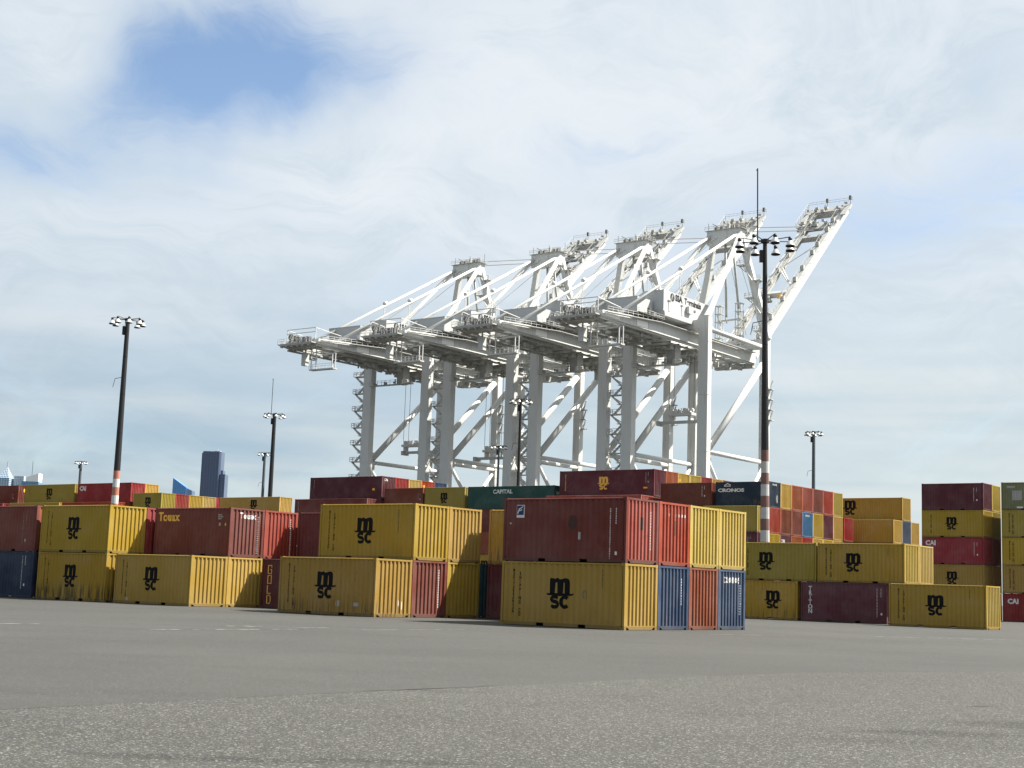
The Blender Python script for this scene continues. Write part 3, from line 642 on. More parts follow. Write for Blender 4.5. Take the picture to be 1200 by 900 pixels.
# --- lower boxes that carry those above but are hidden from view, as one mass
def supports():
    mb = MB(); done = []
    def covered(s0, s1, t0, t1, z):
        return any(a < s1 - .5 and b > s0 + .5 and c < t1 - .3 and d > t0 + .3 and f >= z - 0.35 and e < z - 0.3 for a, b, c, d, e, f in PLACED + done)
    for s0, s1, t0, t1, z0, z1 in sorted(PLACED, key=lambda q: -q[4]):
        z = z0
        while z > 0.5 and not covered(s0, s1, t0, t1, z):
            h = z / max(1, round(z / 2.6)); done.append((s0, s1, t0, t1, z - h, z))
            a = yard(s0 + .02, t0 + .02); b = yard(s1 - .02, t0 + .02); c = yard(s1 - .02, t1 - .02); d = yard(s0 + .02, t1 - .02)
            mb.faces([(p.x, p.y, zz) for zz in (z - h + .03, z - .03) for p in (a, b, c, d)], [(0, 3, 2, 1), (4, 5, 6, 7), (0, 1, 5, 4), (1, 2, 6, 5), (2, 3, 7, 6), (3, 0, 4, 7)])
            z -= h
    return mb
tag(supports().build('container_stacks', PAINT['maroon']), kind='stuff')
# ================================================================== SHIP-TO-SHORE CRANES
def crane_paint():
    m, t, b = mat("crane_white", 0.5, 0.4)
    o = t.new('ShaderNodeTexCoord').outputs['Object']
    n = t.noise(o, 0.16, 5, 0.6); st = t.noise(t.scale(o, 1.6, 1.6, 0.12), 1.0, 5, 0.65)
    c = t.mix(n, (0.49, 0.495, 0.475), (0.57, 0.575, 0.56))
    c = t.mix(t.math('MULTIPLY', t.ramp(st, 0.52, 0.75), 0.45), c, (0.25, 0.235, 0.20))
    t.put(b.inputs['Base Color'], c); return m
CW = crane_paint()
CG1 = plain("crane_machinery_grey", (0.38, 0.38, 0.36), 0.7, 0.35, 1.2)
CG2 = plain("crane_grating", (0.48, 0.48, 0.46), 0.7, 0.2, 0.8)
CD = plain("crane_dark_machinery", (0.13, 0.13, 0.125), 0.7, 0.4, 1.0)
SIGN = plain("sign_dark_grey", (0.030, 0.032, 0.034), 0.8, 0.1, 1.0, 0.1)
HOUSE = plain("machine_house_grey", (0.42, 0.43, 0.43), 0.6, 0.05, 0.5)
PLATE = plain("girder_plate_white", (0.80, 0.80, 0.77), 0.5, 0.06, 2)
ROPE = plain("wire_rope", (0.10, 0.10, 0.10), 0.6)
YEL = plain("lamp_amber_paint", (0.65, 0.36, 0.04), 0.5)
AL, AR = -14.4, -4.9                    # the two girders
DL = -19.865                            # spacing of the legs along the quay
GZ0, GZ1 = 58.0, 60.9
HB, HZ = 33.5, 60.2                     # boom hinge
TIPB, TIPZ = 88.8, 110.0
def rail(mb, pts, h=1.1, post=2.0, r=0.045):
    for p, q in zip(pts, pts[1:]):
        p = Vector(p); q = Vector(q); L = (q - p).length; n = max(1, int(L / post))
        for zz in (h, h * .55): mb.beam(p + Vector((0, 0, zz)), q + Vector((0, 0, zz)), r * 1.6, r * 1.6)
        for i in range(n + 1):
            c = p.lerp(q, i / n); mb.beam(c, c + Vector((0, 0, h)), r * 1.6, r * 1.6)
def clutter(mb, x0, x1, y0, y1, z, n, rnd, hmax=2.2, smax=1.6):
    for i in range(n):
        x = rnd.uniform(x0, x1); y = rnd.uniform(y0, y1); a, b, h = rnd.uniform(.3, smax), rnd.uniform(.3, smax), rnd.uniform(.3, hmax)
        if rnd.random() < .4: mb.tube((x, y, z), (x, y, z + h), a * .4, 8)
        elif rnd.random() < .3: mb.tube((x - a / 2, y, z + h), (x + a / 2, y, z + h), h * .45, 8)
        else: mb.box(x - a / 2, x + a / 2, y - b / 2, y + b / 2, z, z + h)
def lerp(p, q, f): return tuple(p[i] + (q[i] - p[i]) * f for i in range(3))
def make_crane(root):
    rnd = random.Random(3)
    def P(name, fn, m=CW, parent=root, smooth=False):
        mb = MB(); fn(mb); return mb.build(name, m, parent, smooth)
    # legs
    for x, y, wx, wy, top in ((0, 0, 2.5, 1.75, 64.0), (DL, 0, 2.7, 1.9, 63.2), (-.4, 30.48, 2.0, 1.8, 63.6), (DL, 30.48, 2.2, 1.8, 63.6)):
        def f(mb):
            mb.box(x - wx / 2, x + wx / 2, y - wy / 2, y + wy / 2, 2.6, top)
            for zz in (20, 33.2, 46, 58, top - .05): mb.box(x - wx / 2 - .05, x + wx / 2 + .05, y - wy / 2 - .05, y + wy / 2 + .05, zz - .06, zz + .06)
        P('leg', f)
    # travelling gear and beams at the foot
    for y in (0, 30.48):
        P('sill_beam', lambda mb: mb.box(DL - 2.5, 2.5, y - .7, y + .7, 1.3, 2.6))
        P('bogie', lambda mb: [mb.box(x - 1.2, x + 1.2, y - .4, y + .4, 0.25, 1.25) for x in (DL - 3, DL + 1.5, -1.5, 3)] + [mb.tube((x + d, y - .3, .45), (x + d, y + .3, .45), .42, 10) for x in (DL - 3, DL + 1.5, -1.5, 3) for d in (-.7, .7)], CG1)
        P('portal_beam', lambda mb: mb.box(DL + 1.2, -1.2, y - .8, y + .8, 16.0, 18.4))
    # side frames
    for x in (0, DL):
        P('tie_strut', lambda mb: mb.tube((x, .9, 33.3), (x, 29.6, 33.3), .52, 10), smooth=True)
        P('diagonal_brace', lambda mb: (mb.tube((x, 2.4, 34.2), (x, 28.6, 57.0), .78, 12), mb.box(x - .25, x + .25, .6, 3.2, 31.5, 36.0)), smooth=True)
        P('lower_brace', lambda mb: (mb.tube((x, 1.6, 32.0), (x, 15, 17.5), .45, 8), mb.tube((x, 29.0, 32.0), (x, 15, 17.5), .45, 8)), smooth=True)
        P('upper_pipe', lambda mb: mb.tube((x, 1.0, 61.2), (x, 29.6, 61.2), .55, 10), smooth=True)
    # cross beams over the girders, the girders hung from them
    for y, zt in ((0.0, 63.1), (30.48, 63.5)):
        P('cross_beam', lambda mb: (mb.box(DL + 1.2, -1.3, y - .8, y + .8, 61.15, zt), [mb.box(a - .95, a + .95, y - .5, y + .5, GZ1 + .02, 61.14) for a in (AL, AR)]))
    # girders
    for a in (AL, AR):
        def f(mb):
            pr = [(-36.2, GZ0 + .1), (HB - .6, GZ0 + .1), (HB - .6, GZ1), (-15.0, GZ1), (-36.2, 59.45)]
            mb.faces([(a - .75, y, z) for y, z in pr] + [(a + .75, y, z) for y, z in pr], [(0, 1, 2, 3, 4), (9, 8, 7, 6, 5)] + [(i, 5 + i, 5 + (i + 1) % 5, (i + 1) % 5) for i in range(5)])
            mb.box(a - .84, a + .84, -36.2, HB - .6, GZ0 + .11, GZ0 + .2)
            for y in range(-12, 33, 6): mb.box(a - .765, a + .765, y - .04, y + .04, GZ0 + .21, GZ1 - .1)
            mb.box(a - .35, a + .35, -36.2, HB - .6, GZ0 - .22, GZ0 + .1)
        g = P('girder', f)
        if a == AR:
            for y0, y1, h_ in ((-35.4, -29.6, 1.15), (-22.8, -18.2, 1.7)): P('name_plate', lambda mb: mb.box(a + .815, a + .83, y0, y1, GZ0 + .35, GZ0 + h_), PLATE, g)
        P('walkway', lambda mb: (mb.box(a - 1.9 if a == AL else a + .85, a - .85 if a == AL else a + 1.9, -14, 31, GZ1 - .5, GZ1 - .4),
                                 mb.beam((a - 1.4 if a == AL else a + 1.4, -36, 59.0), (a - 1.4 if a == AL else a + 1.4, -14, GZ1 - .45), 1.0, .1), rail(mb, [((a - 1.9) if a == AL else a + 1.9, -36, 59.05), ((a - 1.9) if a == AL else a + 1.9, -14, GZ1 - .4)])), CG2, g)
    for y in (-35.4, -24, -12, 14, 31.5): P('girder_tie', lambda mb: mb.box(AL + .8, AR - .8, y - .5, y + .5, GZ0 + .3, GZ0 + 1.4))
    # festoon beams, cable trays and lamps slung under the girders
    def f(mb):
        for a in (AL - 1.2, AL + 1.6, AR - 1.6): mb.box(a - .25, a + .25, -35, 30, GZ0 - .75, GZ0 - .35)
        for y in range(-33, 30, 4): mb.box(AL - 1.5, AR - 1.2, y - .12, y + .12, GZ0 - .34, GZ0 - .1)
        clutter(mb, AL - 1, AR - 1, -30, 26, GZ0 - 1.7, 46, rnd, 1.3, 1.8)
    P('festoon', f, CG1)
    # backreach end platform
    def f(mb):
        mb.box(AL - .8, AR + .3, -38.2, -36.3, GZ0 + .3, GZ0 + .55)
        mb.box(AL - 1.6, AL - .8, -38.2, -30.5, GZ0 + .3, GZ0 + .5)
        [mb.beam((a, -38.3, GZ0 + .25), (a, -32.5, GZ0 - .6), .25, .35) for a in (AL - .6, AL + 2, AL + 5, AR - 1)]
        mb.box(AL + .8, AR - .8, -36.2, -33.0, GZ0 - .25, GZ0 + .2); mb.box(AL - 1, AR, -38.15, -37.9, GZ0 + .02, GZ0 + .29)
        [mb.box(AL - .8 + i * .9, AL - .4 + i * .9, -38.1, -37.4, GZ0 - .35, GZ0 + .28) for i in range(0, 11, 2)]
    ep = P('end_platform', f, CG1)
    P('railing', lambda mb: (rail(mb, [(AL - 1.6, -30.5, GZ0 + .5), (AL - 1.6, -38.2, GZ0 + .5), (AR + .3, -38.2, GZ0 + .55)], 1.15, 1.5)), CG2, ep)
    P('machinery', lambda mb: (clutter(mb, AL - .6, AR - 1, -37.6, -33.0, GZ0 + .56, 30, rnd, 2.0, 1.4)), CD, ep)
    P('hoist_frame', lambda mb: [mb.beam(p, q, .16, .16) for p, q in (((AL - .6, -36, GZ0 + .6), (AL - .6, -36, GZ0 + 4.3)), ((AR - .6, -36, GZ0 + .6), (AR - .6, -36, GZ0 + 4.3)), ((AL - .6, -36, GZ0 + 4.3), (AR - .6, -36, GZ0 + 4.3)),
        ((AL - .6, -36, GZ0 + 3.3), (AR - .6, -36, GZ0 + 3.3)), ((AL - .6, -31, GZ0 + .6), (AL - .6, -31, GZ0 + 3.8)), ((AL - .6, -36, GZ0 + 4.3), (AL - .6, -31, GZ0 + 3.8)), ((AR - .6, -36, GZ0 + 4.3), (AR - .6, -27, GZ0 + 3.6)))], CG2, ep)
    # maintenance cradle hanging under the backreach
    def f(mb):
        x0, x1, y, z0, z1 = -8.4, -0.4, -34.0, 52.4, GZ0 - .1
        for x in (x0, x0 + 1.6, x1 - 1.0, x1): mb.beam((x, y, z0), (x, y, z1 if x < -3 else z0 + 3.6), .2, .2)
        mb.box(x0, x1, y - .7, y + .7, z0 - .3, z0)
        rail(mb, [(x0, y - .7, z0), (x1, y - .7, z0)], 1.1, 1.0)
        mb.box(x0 - 2.8, x0 - 1.4, y - .6, y + .6, 53.5, 56.4); mb.beam((x0 - 2.1, y, 56), (x0 - 2.1, y, GZ0), .3, .3)
        mb.beam((x1, y, z0 + 3.6), (AR, y, z0 + 3.6), .15, .15)
    P('maintenance_cradle', f, CG2)
    # machinery house
    hx0, hx1, hy0, hy1, hz0, hz1 = -16.6, -3.3, -13.1, 9.0, 63.2, 68.0
    def f(mb):
        pr = [(hx0, hz0), (hx1, hz0), (hx1, hz1), (-8.2, hz1), (-9.8, 67.2), (hx0, 66.7)]
        vs = [(a, hy0, z) for a, z in pr] + [(a, hy1, z) for a, z in pr]
        mb.faces(vs, [(0, 1, 2, 3, 4, 5), (11, 10, 9, 8, 7, 6)] + [(i, 6 + i, 6 + (i + 1) % 6, (i + 1) % 6) for i in range(6)])
        mb.box(hx1 - .15, hx1 + .05, hy0 - .05, hy0 + .15, hz0, hz1 + .05); mb.box(hx0, hx1 + .05, hy0 - .06, hy0 + .1, hz0 + .35, hz0 + .5); mb.box(-9.9, -9.6, hy0 - .05, hy0 + .1, hz0 + .6, 67.2)
    h = P('machine_house', f, HOUSE)
    P('electrical_room', lambda mb: (mb.box(hx0 + .1, -5.8, -20.0, hy0 - .45, 61.6, 65.5), mb.box(hx0 + .1, -5.7, -20.06, -19.9, 65.35, 65.55)), HOUSE, h)
    P('floor_skirt', lambda mb: mb.faces([(hx0 + .5, hy0 - .4, hz0 - .02), (hx1 + .5, hy0 - .4, hz0 - .02), (hx1 + .5, hy1, hz0 - .02), (hx0 + .5, hy1, hz0 - .02), (hx0 + 2.2, hy0 + .8, hz0 - 1.5), (hx1 + .5, hy0 - .1, hz0 - 1.1), (hx1 + .5, hy1, hz0 - 1.1), (hx0 + 2.2, hy1, hz0 - 1.5)],
        [(0, 3, 2, 1), (4, 5, 6, 7), (0, 1, 5, 4), (1, 2, 6, 5), (2, 3, 7, 6), (3, 0, 4, 7)]), HOUSE, h)
    def f(mb):
        mb.box(hx1 + .06, hx1 + .8, -3.1, -1.3, 64.3, 65.9)
        mb.box(hx1 + .06, hx1 + .5, 3.0, 4.4, 63.9, 64.9)
    P('vent_box', f, CW, h)
    P('door', lambda mb: [mb.box(hx1 + .055, hx1 + .10, y, y + .9, 63.5, 65.5) for y in (-11.0, -5.2)], CG2, h)
    P('louvre', lambda mb: [mb.box(hx1 + .055, hx1 + .12, y, y + w_, z, z + h_) for y, w_, z, h_ in ((-11.3, 1.2, 65.6, .4), (-5.5, .9, 65.5, .35), (0.4, .8, 65.2, .45))], CD, h)
    # sign on the house: round badge and name, reading away from the landside
    def sign(name, groups, x, m):
        mb = MB()
        for p, fs in groups: mb.faces([(x, hh, zz) for hh, zz in p], fs)
        return mb.build(name, m, h)
    C_ = arc(-9.26, 66.85, 0.95, 0.95, 0, 342, 18)
    sign('badge', [[C_, [tuple(range(len(C_)))]]], hx1 + .010, SIGN)
    sign('badge_figure', [ribbon([(-9.66, 66.1), (-9.36, 67.4), (-9.06, 67.5), (-8.9, 67.0)], .16), ribbon([(-9.26, 67.1), (-9.0, 66.3)], .13)], hx1 + .020, HOUSE)
    sign('sign_lettering', glyphs("SSA", 1.95, .12, -8.0, 66.95, 'LEFT') + glyphs("Terminals", 1.9, .10, -3.9, 66.95, 'LEFT'), hx1 + .012, SIGN)
    # deck and gear round the house
    P('deck_gear', lambda mb: (mb.box(AL - 2, AR + 2.2, -24, -13.4, GZ1 + .1, GZ1 + .25), clutter(mb, AL, AR + 1.8, -23.5, -14, GZ1 + .25, 26, rnd, 1.6, 1.3)), CD)
    P('deck_rail', lambda mb: (rail(mb, [(AR + 2.1, -24, GZ1 + .1), (AR + 2.1, -13.4, GZ1 + .1)], 1.0, 2.0, .03), rail(mb, [(AL - 2, -24, GZ1 + .1), (AR + 2.1, -24, GZ1 + .1)], 1.0, 2.4, .03)), CG2)
    # A-frame
    AX = (-14.2, -6.6); AB, AZ = 28.6, 90.4
    P('apex_beam', lambda mb: (mb.box(AX[0] - .8, AX[1] + .8, AB - 1.5, AB + 1.3, AZ - 2.6, AZ + .9)), CW)
    am = P('apex_platform', lambda mb: (mb.box(AX[0] - 1.2, AX[1] + 1.4, AB - 1.9, AB + 1.9, AZ + .92, AZ + 1.0), rail(mb, [(AX[0] - 1.2, AB - 1.9, AZ + 1.0), (AX[1] + 1.4, AB - 1.9, AZ + 1.0), (AX[1] + 1.4, AB + 1.9, AZ + 1.0)], 1.0, 1.2), clutter(mb, AX[0], AX[1], AB - 1.2, AB + 1.2, AZ + 1.0, 8, rnd, 1.6, 1.2)), CG1)
    P('sheave', lambda mb: [mb.tube((a - .35, AB, AZ + 1.6), (a + .35, AB, AZ + 1.6), .75, 14) for a in (-13, -11.4, -8.6, -7.2)] + [mb.beam((a, AB, AZ + 2), (a - 1.6, AB - .5, AZ + 3.0), .12, .12) for a in (-12.4,)] + [mb.tube((a, AB, AZ + 1), (a, AB, AZ + 3.4), .06, 5) for a in (-15.4, -10.2, -5.0)], CD, am)
    for x, ax in ((0, AX[1]), (DL, AX[0])):
        P('back_stay_leg', lambda mb: mb.beam((x * .96, 1.0, 63.6), (ax + (.5 if x == 0 else -.5), AB - .6, AZ - .1), .85, .9, (0, 0, 1)))
        def f(mb):
            p = [(x, 30.48, 63.4), (x + (ax - x) * .34, 30.4, 72.6), (x + (ax - x) * .64, 30.2, 80.0), (ax, AB + .8, AZ - .6)]
            for q0, q1, w0, w1 in ((p[0], p[1], 2.1, 1.8), (p[1], p[2], 1.8, 1.5), (p[2], p[3], 1.5, 1.3)): mb.beam(q0, q1, w0, 1.3, (0, 1, 0), w1, 1.2)
        fl = P('front_leg', f)
        if x == 0:
            for i in range(6):
                fz = i / 6 + .06; c = lerp((x, 30.48, 64.0), (ax, 29.6, 89.0), fz); sgn = 1 if i % 2 else -1
                P('landing', lambda mb: (mb.box(c[0] + sgn * .6, c[0] + sgn * 2.7, c[1] - 1.3, c[1] + .9, c[2], c[2] + .15), rail(mb, [(c[0] + sgn * .6, c[1] - 1.3, c[2] + .15), (c[0] + sgn * 2.7, c[1] - 1.3, c[2] + .15), (c[0] + sgn * 2.7, c[1] + .9, c[2] + .15)], 1.05, 1.0),
                                         mb.beam((c[0] + sgn * 2.5, c[1], c[2]), (c[0] + sgn * .5, c[1], c[2] - 1.7), .35, .16)), CG2, fl)
            P('ladder', lambda mb: [mb.beam((c0[0] + .5, c0[1] - 1.0, c0[2]), (c1[0] + .5, c1[1] - 1.0, c1[2]), .6, .12) for c0, c1 in zip([lerp((x, 30.48, 64.0), (ax, 29.6, 89.0), j / 6 + .06) for j in range(6)], [lerp((x - (1.6 if j % 2 else -1.6), 30.48, 64.0), (ax - (1.6 if j % 2 else -1.6), 29.6, 89.0), (j + 1) / 6 + .06) for j in range(6)])], CG2, fl)
    # back stays from apex to the backreach
    for a, ax in ((AR, AX[1]), (AL, AX[0])):
        P('back_stay', lambda mb: (mb.tube((a, -29.0, 60.0), (ax, AB, AZ + .2), .36, 10), mb.tube(lerp((a, -29.0, GZ1 + .2), (ax, AB, AZ + .2), .47), lerp((a, -29.0, GZ1 + .2), (ax, AB, AZ + .2), .485), .50, 10)), CW, smooth=True)
        c = lerp((a, -29.0, GZ1), (ax, AB, AZ), .47)
        P('stay_post', lambda mb: (mb.beam((c[0], c[1], c[2]), (c[0], c[1] + .2, GZ1 if a == AL else 66.0), .14, .14), mb.beam((c[0], c[1], c[2]), (c[0], c[1] + 3.0, 66.0), .09, .09)), CG2)
    # folded fore stays hanging from the apex
    for a, b_, z in ((-10.6, 29.6, 69.6), (-8.6, 32.2, 72.0)):
        P('folded_stay', lambda mb: (mb.tube((a, AB, AZ - 1.9), (a, b_, z), .30, 8), mb.tube((a, b_ - .3, z), (a, b_ + .3, z - 1.4), .18, 6)), CG1, smooth=True)
    # boom, raised
    H0 = Vector((0, HB, HZ)); T0_ = Vector((0, TIPB, TIPZ)); dv = (T0_ - H0).normalized(); nv = Vector((0, -dv.z, dv.y))
    def bp(a, f, off=0.0): 
        p = H0.lerp(T0_, f) + nv * off; return (a, p.y, p.z)
    for a in (AL, AR):
        def f(mb):
            mb.beam(bp(a, 0), bp(a, 1.0), 1.2, 1.7, nv)
            for i in range(1, 12): mb.beam(bp(a, i / 12), bp(a, i / 12 + .0014), 1.24, 1.74, nv)
        bg = P('boom_girder', f)
        P('boom_walkway', lambda mb: (mb.beam(bp(a + (1.25 if a == AL else -1.25), .03, .7), bp(a + (1.25 if a == AL else -1.25), .97, .7), .9, .12, nv), mb.beam(bp(a + (1.6 if a == AL else -1.6), .03, 1.8), bp(a + (1.6 if a == AL else -1.6), .97, 1.8), .09, .09, nv),
            mb.beam(bp(a + (.9 if a == AL else -.9), .03, -.6), bp(a + (.9 if a == AL else -.9), .97, -.6), .35, .5, nv),
            [mb.beam(bp(a + (1.6 if a == AL else -1.6), .03 + i * .0235, .7), bp(a + (1.6 if a == AL else -1.6), .03 + i * .0235, 1.8), .08, .08, nv) for i in range(41)],
            [mb.box(*[v for pr in zip([c - s_ for c, s_ in zip(bp(a + (1.2 if a == AL else -1.2), ff, 1.0), (.5, .5, .5))], [c + s_ for c, s_ in zip(bp(a + (1.2 if a == AL else -1.2), ff, 1.0), (.5, .5, .7))]) for v in pr]) for ff in (.1, .22, .34, .47, .55, .66, .72, .83, .9)]), CG1, bg)
    for f0, wd in ((.02, 1.3), (.40, 1.0), (.80, 1.2), (.885, 1.6), (.985, 1.4)):
        P('boom_tie', lambda mb: mb.beam(bp(AL + .7, f0), bp(AR - .7, f0), wd, 1.5, nv), CW if f0 < .8 else CG1)
    for f0, f1 in ((.05, .38), (.42, .58), (.60, .78)):
        P('boom_brace', lambda mb: mb.beam(bp(AL + .7, f1 if f0 < .5 else f0), bp(AR - .7, f0 if f0 < .5 else f1), .28, .28), CG2)
    P('boom_brace', lambda mb: mb.beam(bp(AL + .7, .60), bp(AR - .7, .42), .28, .28), CG2)
    tp = P('boom_tip_platform', lambda mb: (mb.beam(bp(AL - 1.0, .865, 1.3), bp(AL - 1.0, 1.01, 1.3), 1.6, .3, nv), mb.beam(bp(AR + 1.0, .93, 1.3), bp(AR + 1.0, 1.015, 1.3), 1.6, .3, nv), mb.beam(bp(AL - 1.6, 1.0, .8), bp(AR + 1.6, 1.0, .8), 2.6, .4, nv), mb.beam(bp(AL - 1.6, .87, .6), bp(AR + .4, .87, .6), 2.2, .5, nv)), CG1)
    def f(mb):
        for i in range(38):
            c = bp(rnd.uniform(AL - 1.2, AR + 1.2), rnd.choice((rnd.uniform(.86, .89), rnd.uniform(.97, 1.01))), rnd.uniform(.6, 2.2)); s_ = rnd.uniform(.15, .5); mb.box(c[0] - s_, c[0] + s_, c[1] - s_, c[1] + s_, c[2] - s_ * .7, c[2] + s_ * .7)
        for i in range(8):
            c = bp(AL - 1.7, .87 + i * .02, 1.3); mb.beam(c, (c[0], c[1], c[2] + 1.5), .12, .12)
    P('tip_machinery', f, CG1, tp)
    P('tip_railing', lambda mb: rail(mb, [bp(AL - 2.0, .87, 1.6), bp(AL - 2.0, 1.02, 1.6), bp(AR + 2.0, 1.02, 1.6)], 1.3, 1.3), CG2, tp)
    P('aviation_light', lambda mb: [(mb.tube(bp(a, 1.01, 1.5), (a, bp(a, 1.01, 1.5)[1], bp(a, 1.01, 1.5)[2] + 2.0), .07, 6), mb.box(a - .3, a + .3, bp(a, 1.01, 1.5)[1] - .3, bp(a, 1.01, 1.5)[1] + .3, bp(a, 1.01, 1.5)[2] + 1.2, bp(a, 1.01, 1.5)[2] + 2.3)) for a in (AL + 4, AR + 1.4)], CD, tp)
    bgear = P('boom_gear', lambda mb: (clutter(mb, AL + .5, AL + 3.0, bp(0, .36)[1] - 2, bp(0, .40)[1] + 1, bp(0, .36)[2], 14, rnd, 2.2, 1.4)), CG1)
    P('floodlight', lambda mb: mb.lathe([(0.05, .8), (.55, .7), (.75, 0), (.7, -.3), (0.02, -.35)], 10, (AR - 2.2, bp(0, .335)[1], bp(0, .335)[2] + 1.6)), YEL, bgear)
    P('hoist_rope', lambda mb: [mb.tube((a, AB, AZ + 1.7 - d), (a - 1.0, bp(0, .86)[1], bp(0, .86)[2] + 1.4 - d), .11, 5) for a, d in ((-11.2, 0), (-9.0, 1.3))], ROPE)
    P('trim_rope', lambda mb: [mb.tube((a, AB, AZ), (a, y, z), .05, 4) for a, y, z in ((-12, -6, 68.5), (-8.4, -2, 68.5), (-9, 44, 70), (-11, 41, 67))], ROPE)
    # rope towers near the hinge
    def f(mb):
        for a, y in ((AR - .4, 26.4), (AL + 3.0, 27.5)):
            for dx in (-.7, .7):
                for dy in (-.7, .7): mb.beam((a + dx, y + dy, GZ1), (a + dx, y + dy, 72.0), .16, .16)
            for z in range(62, 73, 2):
                mb.box(a - .9, a + .9, y - .9, y + .9, z, z + .12)
            mb.beam((a - .7, y, 62), (a + .7, y, 66), .12, .12); mb.beam((a + .7, y, 66), (a - .7, y, 70), .12, .12)
        mb.beam((AL + 3, 27.4, 68.3), (AR, 26.6, 68.3), .3, .4)
    P('rope_tower', f, CG2)
    P('hinge_gear', lambda mb: (clutter(mb, AL + 1, AR - 1, 24, 32, GZ0 - 1.6, 22, rnd, 1.4, 1.6), mb.box(AL - .5, AR + .5, 31.8, 33.2, GZ0 - 1.0, GZ0 + .1)), CG1)
    # trolley parked under the girders, with the cab
    def f(mb):
        mb.box(AL + .9, AR - .9, 5.2, 12.4, GZ0 - 1.6, GZ0 - .5); mb.box(AL - 1.4, AR + 1.2, 5.6, 6.4, GZ0 - 1.3, GZ0 - .6); mb.box(AL - 1.4, AR + 1.2, 11.2, 12.0, GZ0 - 1.3, GZ0 - .6)
        clutter(mb, AL + 1, AR - 1, 5.5, 12, GZ0 - 2.6, 16, rnd, 1.3, 1.5)
    tr = P('trolley', f, CG1)
    P('operator_cab', lambda mb: mb.faces([(-11.2, 12.6, 53.2), (-8.6, 12.6, 53.2), (-8.6, 15.6, 53.6), (-11.2, 15.6, 53.6), (-11.2, 12.6, 56.2), (-8.6, 12.6, 56.2), (-8.6, 16.4, 56.2), (-11.2, 16.4, 56.2)], [(0, 3, 2, 1), (4, 5, 6, 7), (0, 1, 5, 4), (1, 2, 6, 5), (2, 3, 7, 6), (3, 0, 4, 7)]), CW, tr)
    P('service_platform', lambda mb: (mb.box(DL + 2, -3.4, -2.4, -1.0, 53.0, 53.2), rail(mb, [(DL + 2, -2.4, 53.2), (-3.4, -2.4, 53.2)], 1.1, 1.4), clutter(mb, DL + 3, -4, -2.2, -1.1, 53.2, 12, rnd, 1.4, 1.0), mb.box(-9.0, -6.8, -1.6, 0.9, 53.2, 57.9)), CG1)
    # stairs up the landside left leg
    zs = [6 + 4.55 * i for i in range(13)]
    for i, z in enumerate(zs):
        if z < 17: continue
        def f(mb):
            mb.box(DL - 5.0, DL - 1.4, -1.0, 1.0, z, z + .14)
            rail(mb, [(DL - 5.0, 1.0, z + .14), (DL - 5.0, -1.0, z + .14), (DL - 1.4, -1.0, z + .14)], 1.1, 1.0, .06)
            mb.beam((DL - 4.6, -.6, z), (DL - 1.4, -.6, z - 1.9), .22, .18)
            if i + 1 < len(zs):
                mb.beam((DL - 4.5, .5, z + .1), (DL - 1.9, .5, z + 2.35), .75, .22); mb.beam((DL - 1.9, -.5, z + 2.35), (DL - 4.5, -.5, z + 4.55), .75, .22); mb.box(DL - 2.6, DL - 1.4, -1, 1, z + 2.3, z + 2.42)
        P('stair_landing', f, CG2)
    P('leg_ladder', lambda mb: [(mb.box(.65, 1.7, 30.0, 31.6, z, z + .2), mb.beam((.8, 31.0, z + .2), (1.5, 31.0, z + 2.3), .4, .14)) for z in (43.5, 46, 48.5, 51)], CG1)
    # ropes and spreader
def spreader(root, zc, half, yb=7.3):
    mb = MB()
    for a in (-12.6, -7.3):
        for y in (yb - 1.0, yb + 1.0): mb.tube((a, y, zc + 2.6), (a, y, GZ0 - 1.6), .055, 4)
    mb.build('hoist_rope', ROPE, root)
    mb = MB()
    mb.box(-9.93 - half, -9.93 + half, yb - .6, yb + .6, zc - .5, zc + .1); mb.box(-9.93 - half, -9.93 - half + .7, yb - 1.2, yb + 1.2, zc - .9, zc + .2); mb.box(-9.93 + half - .7, -9.93 + half, yb - 1.2, yb + 1.2, zc - .9, zc + .2)
    s_ = mb.build('spreader', CG1, root)
    mb = MB(); mb.box(-13.2, -6.7, yb - 1.1, yb + 1.1, zc + 1.3, zc + 1.9); mb.box(-12.8, -12.2, yb - .7, yb + .7, zc + .12, zc + 1.29); mb.box(-7.7, -7.1, yb - .7, yb + .7, zc + .12, zc + 1.29)
    for a in (-12.6, -11.4, -8.6, -7.3): mb.tube((a, yb - .3, zc + 2.4), (a, yb + .3, zc + 2.4), .6, 12)
    clutter(mb, -12.8, -7.2, yb - .9, yb + .9, zc + 1.9, 14, random.Random(5), 1.1, .9)
    mb.build('headblock', CG2, s_)
AA = radians(-36.6385)
UC = Vector((cos(AA), sin(AA), 0))
O4 = Vector((43.2213, 322.4067, 0))
CRL = ["largest white quay crane at the right, house lettered SSA Terminals, boom raised against open sky", "white quay crane second from the right, its raised boom tip behind the tall mast's lamps",
       "white quay crane third from the right, boom tip between the two middle A-frames", "smallest and leftmost white quay crane, its girder end standing out at the left"]
OFF = [0, 26.724, 53.962, 81.191]
first = None
for i in range(4):
    root = empty('quay_crane', O4 - UC * OFF[i], AA)
    tag(root, CRL[i], "crane", "white ship-to-shore cranes along the quay")
    if first is None:
        make_crane(root); first = root; kids = [c for c in bpy.data.objects if c.parent == root]
    else:
        for c in kids:
            d = c.copy(); COL.objects.link(d); d.parent = root
            for g in [x for x in bpy.data.objects if x.parent == c]:
                e = g.copy(); COL.objects.link(e); e.parent = d
for i, (z, half) in {0: (41.2, 6.1), 2: (34.2, 6.1), 3: (36.4, 3.2)}.items():
    root = [o for o in bpy.data.objects if o.parent is None and o.get('label') == CRL[i]][0]
    spreader(root, z, half)
